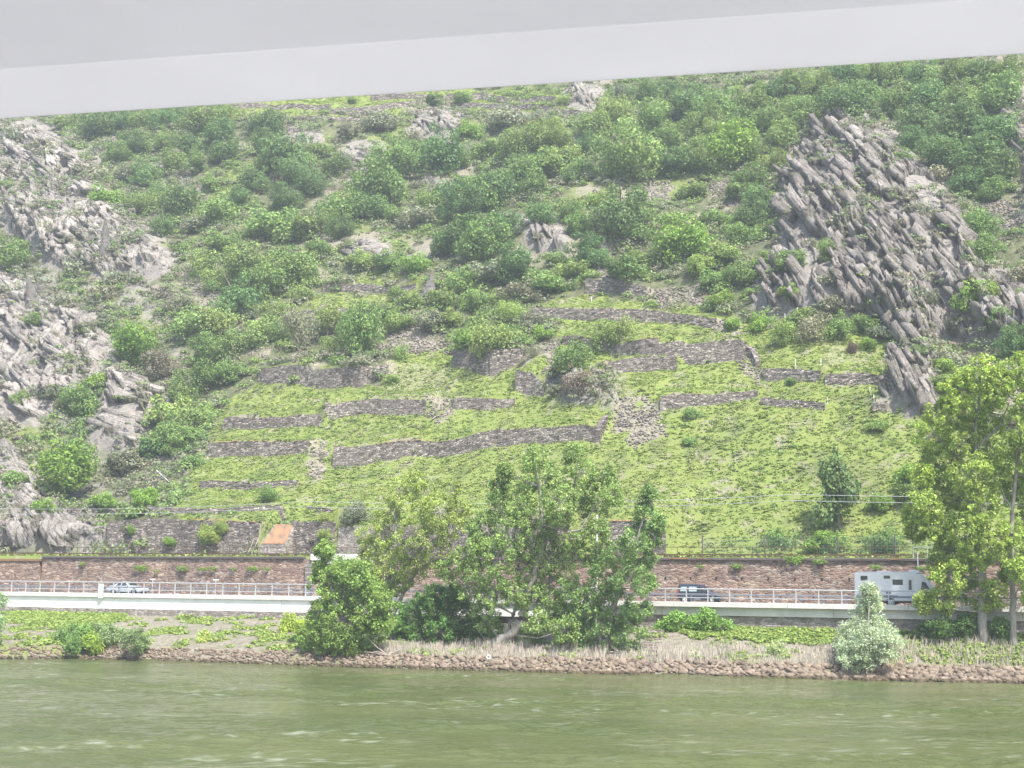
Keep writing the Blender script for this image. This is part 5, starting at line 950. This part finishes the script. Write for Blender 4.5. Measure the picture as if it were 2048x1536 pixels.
# ------------------------------------------------------------------ trees on the river bank, built branch by branch
def bank_tree(label, trunks, lobes, tint, t, leaf=.15, dens=1.0, twigs=20, name='tree', cat='tree', bark='palebark', per=26, droop=0.0, depth=1.0, base=None):
    """trunks: pixel polylines with start and end radius in metres; lobes: (px, py, radius px); all on the plane at shore distance t"""
    rs = np.random.default_rng(abs(hash(label)) % 9999 if False else sum(map(ord, label)))
    bp_ = trunks[0][0][0] if trunks else base; t = float(min(max(hit(bp_[0], bp_[1], -40)[0][1], t_water(s_at(bp_[0], t, 1)) + 1.2), -1.3))
    P3 = lambda px, py, dt=0.0: at_t(px, py, t + dt)
    b0 = P3(*trunks[0][0][0]) if trunks else P3(*base)
    s_, _ = xy2st(b0[0], b0[1]); gz = float(zat(s_, t)); org = np.array([b0[0], b0[1], min(gz, b0[2])])
    o = thing(name, label, cat, org); nodes = []; tm = MB(); lm = MB()
    for pl, r0, r1 in trunks:
        pts = []; n = len(pl); dts = np.cumsum(rs.uniform(-.35, .35, n)) * 0.6; dts[0] = 0
        for i, (px, py) in enumerate(pl): pts.append(P3(px, py, dts[i]))
        fine = []
        for i in range(n - 1):
            for u in np.linspace(0, 1, 6)[:-1]: fine.append(pts[i] * (1 - u) + pts[i + 1] * u + rs.normal(size=3) * .04)
        fine.append(pts[-1]); m = len(fine); rad = [r0 + (r1 - r0) * i / (m - 1) for i in range(m)]
        if pl is trunks[0][0] or True: fine[0] = fine[0] - np.array([0, 0, .4])
        tm.tube([p - org for p in fine], rad, 8); nodes += [(p, q) for p, q in zip(fine, rad)]
    parts = []; k = 1.0
    for (px, py, rp) in lobes:
        c = P3(px, py); D = c[1]; Rm = rp * D / FPX; c = P3(px, py, rs.uniform(-1, 1) * min(2.6, Rm + .6) * depth)
        if nodes:
            cand = sorted(nodes, key=lambda a: np.linalg.norm((a[0] - c) * np.array([1, 1, 1.0])) + (3.0 if a[0][2] > c[2] else 0))[:3]; st_, r_ = cand[rs.integers(0, len(cand))]
            mid = (st_ + c) / 2 + np.array([0, 0, -.08 * np.linalg.norm(c - st_)]) + rs.normal(size=3) * .12; rb = min(r_ * .6, .03 + .03 * Rm)
            lm.tube([st_ - org, mid - org, c - org], [rb, rb * .75, rb * .4], 5)
        nt_ = int(2.3 * twigs * dens * max(.5, (Rm / 2.2) ** 1.6)); tips = unit(rs.normal(size=(nt_, 3))) * (Rm * rs.uniform(.25, 1.02, nt_) ** .55)[:, None] * np.array([1, .9, 1]) + c
        for tp in tips:
            if nodes or True: lm.tube([c - org, (c + tp) / 2 - org + rs.normal(size=3) * .08, tp - org], [.022, .014, .006], 3)
        rc = rs.uniform(.26, .55, nt_); per2 = int(per * 2.2); C = np.repeat(tips, per2, 0); dd = unit(rs.normal(size=(nt_ * per2, 3)))
        C = C + dd * (np.repeat(rc, per2) * rs.uniform(.1, 1, nt_ * per2) ** .6)[:, None] - np.array([0, 0, droop]) * rs.uniform(0, 1, nt_ * per2)[:, None]
        N = unit(dd * .6 + rs.normal(size=C.shape) * .7 + np.array([0, 0, .35]))
        tn = tones(nt_ * per2, .28, .12) * np.repeat(rs.uniform(.8, 1.25, nt_), per2)[:, None] * rs.uniform(.88, 1.12)
        parts.append(leafquads(C - org, N, leaf * rs.uniform(.6, 1.3, nt_ * per2) * .9, tn, 1.4))
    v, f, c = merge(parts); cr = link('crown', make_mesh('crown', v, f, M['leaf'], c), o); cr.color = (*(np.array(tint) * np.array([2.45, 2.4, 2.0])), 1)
    if trunks: tm.build('trunk', M[bark], o, smooth=True)
    lm.build('limbs' if trunks else 'stems', M[bark], o)
    return o
bank_tree('big bushy bright green tree at the left end of the bank trees, hiding the road', [([(690, 1305), (680, 1230), (665, 1140)], .2, .06), ([(700, 1305), (720, 1230), (715, 1180)], .15, .05)],
  [(690, 1245, 72), (640, 1240, 42), (725, 1195, 50), (680, 1185, 52), (655, 1130, 32), (648, 1160, 36), (742, 1255, 40), (625, 1275, 30), (700, 1285, 34), (660, 1275, 38), (735, 1220, 45), (650, 1102, 20), (760, 1240, 30), (720, 1150, 30), (690, 1145, 34), (745, 1185, 30), (768, 1205, 26), (740, 1215, 30)], (.11, .165, .05), -6.5, .17, 1.3, 22)
bank_tree('airy yellow-green poplar with a pale forked trunk, left of the middle', [([(768, 1262), (778, 1200), (786, 1160), (790, 1090), (792, 1010), (795, 975)], .26, .05), ([(772, 1262), (800, 1200), (828, 1150), (850, 1090), (870, 1020)], .24, .06), ([(828, 1150), (870, 1110), (905, 1060)], .1, .04)],
  [(798, 985, 34), (782, 1020, 30), (770, 1065, 40), (848, 985, 38), (835, 960, 22), (880, 1025, 42), (905, 985, 26), (830, 1060, 42), (830, 1110, 44), (770, 1110, 38), (740, 1120, 34), (865, 1080, 40), (800, 1130, 34), (735, 1075, 28), (905, 1050, 34), (850, 1130, 34), (790, 1155, 24), (760, 1165, 26), (775, 1180, 20), (805, 1165, 20), (925, 1020, 22), (750, 1155, 22), (850, 1020, 34)], (.15, .19, .06), -4.5, .15, .85, 22, per=24)
bank_tree('low dark green thicket under the bank trees, between the pale trunks', [], [(860, 1225, 46), (905, 1235, 44), (820, 1235, 34), (930, 1260, 36), (880, 1265, 34), (840, 1265, 30), (900, 1195, 34), (800, 1255, 24), (955, 1255, 30), (870, 1195, 30)], (.06, .115, .035), -3.2, .17, 1.5, 20, 'bush', 'bush', 'bark', base=(880, 1280))
bank_tree('largest bank tree, a spreading willow with a leaning thick trunk in the middle', [([(985, 1292), (1030, 1262), (1052, 1210), (1068, 1150), (1085, 1090), (1082, 1000), (1072, 930)], .5, .06), ([(1010, 1270), (1030, 1220), (1062, 1165)], .3, .12), ([(1085, 1090), (1130, 1040), (1150, 970), (1155, 915)], .2, .05), ([(1100, 1075), (1160, 1060), (1200, 1000)], .14, .05), ([(1068, 1150), (1020, 1080), (1000, 1010)], .16, .05)],
  [(1068, 918, 30), (1095, 955, 34), (1152, 908, 26), (1160, 945, 34), (1210, 950, 30), (1060, 965, 26), (1035, 1000, 36), (990, 1015, 32), (1000, 975, 22), (1120, 1000, 42), (1185, 1005, 40), (1075, 1040, 46), (1030, 1065, 42), (975, 1060, 32), (1135, 1060, 48), (1195, 1065, 30), (1000, 1110, 40), (1090, 1105, 48), (1050, 1140, 36), (1145, 1110, 36), (960, 1110, 30), (945, 1165, 40), (990, 1180, 42), (920, 1200, 26), (1035, 1190, 34), (1100, 1160, 42), (1110, 1215, 40), (965, 1230, 34), (1075, 1240, 28), (1048, 1290, 24), (1130, 1260, 28), (1225, 990, 26), (950, 1050, 24), (1010, 940, 16), (900, 1140, 30), (930, 1110, 28), (1060, 1190, 34), (1070, 1290, 26), (1000, 1270, 24), (1140, 1190, 34), (960, 1090, 26), (1120, 1300, 22)], (.115, .165, .06), -5.5, .155, .95, 27, per=26, droop=.12)
bank_tree('dense green bank tree with a thin leaning top, at the right end of the group', [([(1212, 1300), (1225, 1220), (1250, 1150), (1275, 1080), (1292, 1010), (1297, 985)], .24, .04), ([(1205, 1300), (1190, 1230), (1170, 1180)], .2, .06)],
  [(1300, 985, 16), (1292, 1020, 22), (1280, 1055, 26), (1265, 1085, 34), (1305, 1075, 26), (1240, 1110, 36), (1285, 1115, 32), (1215, 1160, 44), (1265, 1160, 40), (1290, 1165, 24), (1175, 1215, 46), (1230, 1215, 50), (1275, 1225, 34), (1160, 1265, 36), (1210, 1270, 44), (1255, 1265, 36), (1200, 1300, 28), (1150, 1180, 32), (1175, 1300, 24), (1140, 1235, 30), (1315, 1045, 16), (1200, 1115, 26)], (.10, .155, .06), -5.8, .155, 1.15, 21)
bank_tree('silvery grey-green young willow in front of the motorhome', [([(1738, 1335), (1738, 1260), (1738, 1190)], .12, .03)], [(1738, 1182, 15), (1738, 1215, 28), (1730, 1250, 38), (1762, 1265, 34), (1702, 1275, 30), (1735, 1290, 44), (1775, 1290, 26), (1710, 1310, 32), (1755, 1318, 30), (1690, 1300, 20)], (.20, .24, .185), -6.5, .12, 1.6, 26, per=30)
bank_tree('tall light green poplar with a thick grey trunk at the right', [([(1966, 1290), (1966, 1180), (1960, 1080), (1952, 980), (1950, 880), (1958, 780)], .46, .08), ([(1958, 1060), (1900, 1040), (1840, 1020)], .13, .04), ([(1955, 950), (1900, 900), (1860, 850)], .13, .04), ([(1952, 900), (2000, 850), (2020, 800)], .12, .04)],
  [(1960, 750, 40), (1915, 780, 36), (1990, 760, 36), (1930, 830, 44), (1885, 830, 36), (1985, 825, 42), (1865, 875, 38), (1920, 890, 44), (1975, 890, 42), (1880, 935, 44), (1940, 950, 44), (1845, 950, 24), (1990, 950, 36), (1905, 995, 44), (1855, 1010, 34), (1965, 1010, 42), (1825, 1030, 22), (1870, 1050, 38), (1935, 1055, 42), (1835, 1060, 24), (1890, 1100, 34), (1950, 1110, 40), (1900, 1150, 40), (1940, 1175, 42), (1850, 1205, 20), (1985, 1190, 34), (1885, 1200, 32), (1960, 1215, 26), (2000, 1090, 30), (1880, 1135, 30)], (.155, .205, .055), -4.0, .17, 1.0, 30)
bank_tree('second poplar with a slimmer trunk at the right edge, cut by the frame', [([(2026, 1295), (2026, 1200), (2020, 1100), (2026, 1000), (2040, 880), (2050, 780)], .32, .07), ([(2024, 1020), (1990, 960)], .1, .04)],
  [(2040, 745, 40), (2085, 780, 40), (2030, 800, 36), (2070, 860, 44), (2030, 900, 36), (2085, 940, 44), (2030, 980, 36), (2070, 1030, 42), (2025, 1070, 34), (2080, 1110, 40), (2040, 1140, 30), (2070, 1190, 34), (2015, 1150, 22), (2100, 1000, 40)], (.14, .19, .05), -1.6, .17, 1.0, 28)
bank_tree('grey-green willow cut off by the left edge of the frame, in front of the road', [([(-20, 1310), (-15, 1230)], .1, .04)], [(-12, 1200, 26), (-14, 1245, 26), (-18, 1285, 24), (-30, 1180, 22)], (.13, .18, .10), -11, .13, 1.5, 24)
for lab, lb, tint, t, leaf in (
  ('round green bush on the left bank, left one of the pair near the water', [(130, 1278, 24), (152, 1275, 28), (170, 1268, 20), (145, 1292, 16)], (.085, .145, .05), -11, .14),
  ('small yellow-green bush wedged between the two round bushes on the left bank', [(183, 1282, 18), (190, 1295, 13)], (.14, .2, .045), -11.3, .13),
  ('grey-green bush on the left bank, right one of the pair near the water', [(215, 1272, 22), (240, 1278, 28), (268, 1280, 26), (285, 1285, 14), (200, 1262, 14)], (.12, .165, .085), -11, .13),
  ('small pale yellow-green shrub alone on the left bank', [(407, 1273, 12), (405, 1286, 12)], (.18, .22, .08), -10, .12),
  ('bright yellow-green shrub at the left foot of the big bushy bank tree', [(578, 1245, 20), (575, 1268, 20), (600, 1280, 20), (610, 1255, 20), (598, 1300, 12)], (.17, .22, .05), -7, .13),
  ('small silvery shrub in the dry reeds, left of the young willow', [(1552, 1300, 18), (1545, 1318, 12), (1562, 1315, 14)], (.2, .24, .14), -6.6, .11),
  ('low leafy bush on the bank just below the start of the overhanging road', [(1410, 1240, 22), (1385, 1250, 18), (1440, 1255, 22), (1350, 1240, 20), (1330, 1258, 20), (1460, 1262, 16), (1375, 1268, 14)], (.10, .17, .045), -2.2, .14),
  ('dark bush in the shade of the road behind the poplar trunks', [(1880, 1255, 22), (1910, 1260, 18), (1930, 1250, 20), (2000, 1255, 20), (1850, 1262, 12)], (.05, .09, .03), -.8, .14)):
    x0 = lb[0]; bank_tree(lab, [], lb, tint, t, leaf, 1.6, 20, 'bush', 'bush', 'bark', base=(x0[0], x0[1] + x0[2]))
# ------------------------------------------------------------------ the boat's white awning over the viewpoint
zc = CAM[2] + 1.15; rA = ray(-500, 237 + 130 / 2048 * 500); rB = ray(2600, 107 - 130 / 2048 * 552)
A = CAM + rA * ((zc - CAM[2]) / rA[2]); B = CAM + rB * ((zc - CAM[2]) / rB[2])
dv = (B - A); dv[2] = 0; Lc = np.linalg.norm(dv); dv /= Lc; nv = np.array([-dv[1], dv[0], 0])   # nv points away from the boat
if nv[1] < 0: nv = -nv
t = NT('awning_fabric'); c = t.ramp(t.noise(t.pos((1, 1, 1)), 1.6, 5), [(0.3, (0.655, 0.65, 0.675)), (0.7, (0.68, 0.675, 0.70))]); t.t.nodes.remove(t.b)
df = t.n('BsdfDiffuse', i_Color=c); tr = t.n('BsdfTranslucent', i_Color=c); mx = t.n('MixShader', i_0=0.62)
t.t.links.new(df.outputs[0], mx.inputs[1]); t.t.links.new(tr.outputs[0], mx.inputs[2]); t.t.links.new(mx.outputs[0], t.t.nodes['Material Output'].inputs[0]); awn = t.m
def awnm(name, lo, hi, k):
    t = NT(name); c = t.ramp(t.noise(t.pos(), 1.6, 5), [(0.3, lo), (0.7, hi)]); t.t.nodes.remove(t.b)
    df = t.n('BsdfDiffuse', i_Color=c); tr = t.n('BsdfTranslucent', i_Color=c); mx = t.n('MixShader', i_0=k)
    t.t.links.new(df.outputs[0], mx.inputs[1]); t.t.links.new(tr.outputs[0], mx.inputs[2]); t.t.links.new(mx.outputs[0], t.t.nodes['Material Output'].inputs[0]); return t.m
awn2 = awnm('awning_sheet', (0.62, 0.615, 0.645), (0.645, 0.64, 0.67), .60)
ag = math.atan2(dv[1], dv[0]); aw = thing('awning', 'white fabric awning of the boat stretching across the top of the view', 'awning', (A[0], A[1], zc), ag)
hem = 0.3
hm = MB().box(-1, Lc + 1, -hem, 0, 0, .006); hm.f = [f_ for f_ in hm.f if f_ != (0, 1, 5, 4)]; hm.build('hem', awn, aw)
hm = MB().box(-1, Lc + 1, -7, -hem - .0002, 0, .006); hm.f = [f_ for f_ in hm.f if f_ != (2, 3, 7, 6)]; hm.build('cover_sheet', awn2, aw)
# ------------------------------------------------------------------ haze over the valley
hz = bpy.data.materials.new('haze_air'); hz.use_nodes = True; h_ = hz.node_tree; h_.nodes.remove(h_.nodes['Principled BSDF'])
pv = h_.nodes.new('ShaderNodeVolumePrincipled'); pv.inputs['Color'].default_value = (0.84, 0.93, 1.0, 1); pv.inputs['Density'].default_value = HAZE; pv.inputs['Anisotropy'].default_value = 0.0
h_.links.new(pv.outputs[0], h_.nodes['Material Output'].inputs['Volume'])
mb = MB().box(-460, 460, -70, 520, -14, float(Zf.max()) + 12); o = mb.build('haze', hz, kind='stuff', label='thin bright haze filling the valley air', cat='haze')
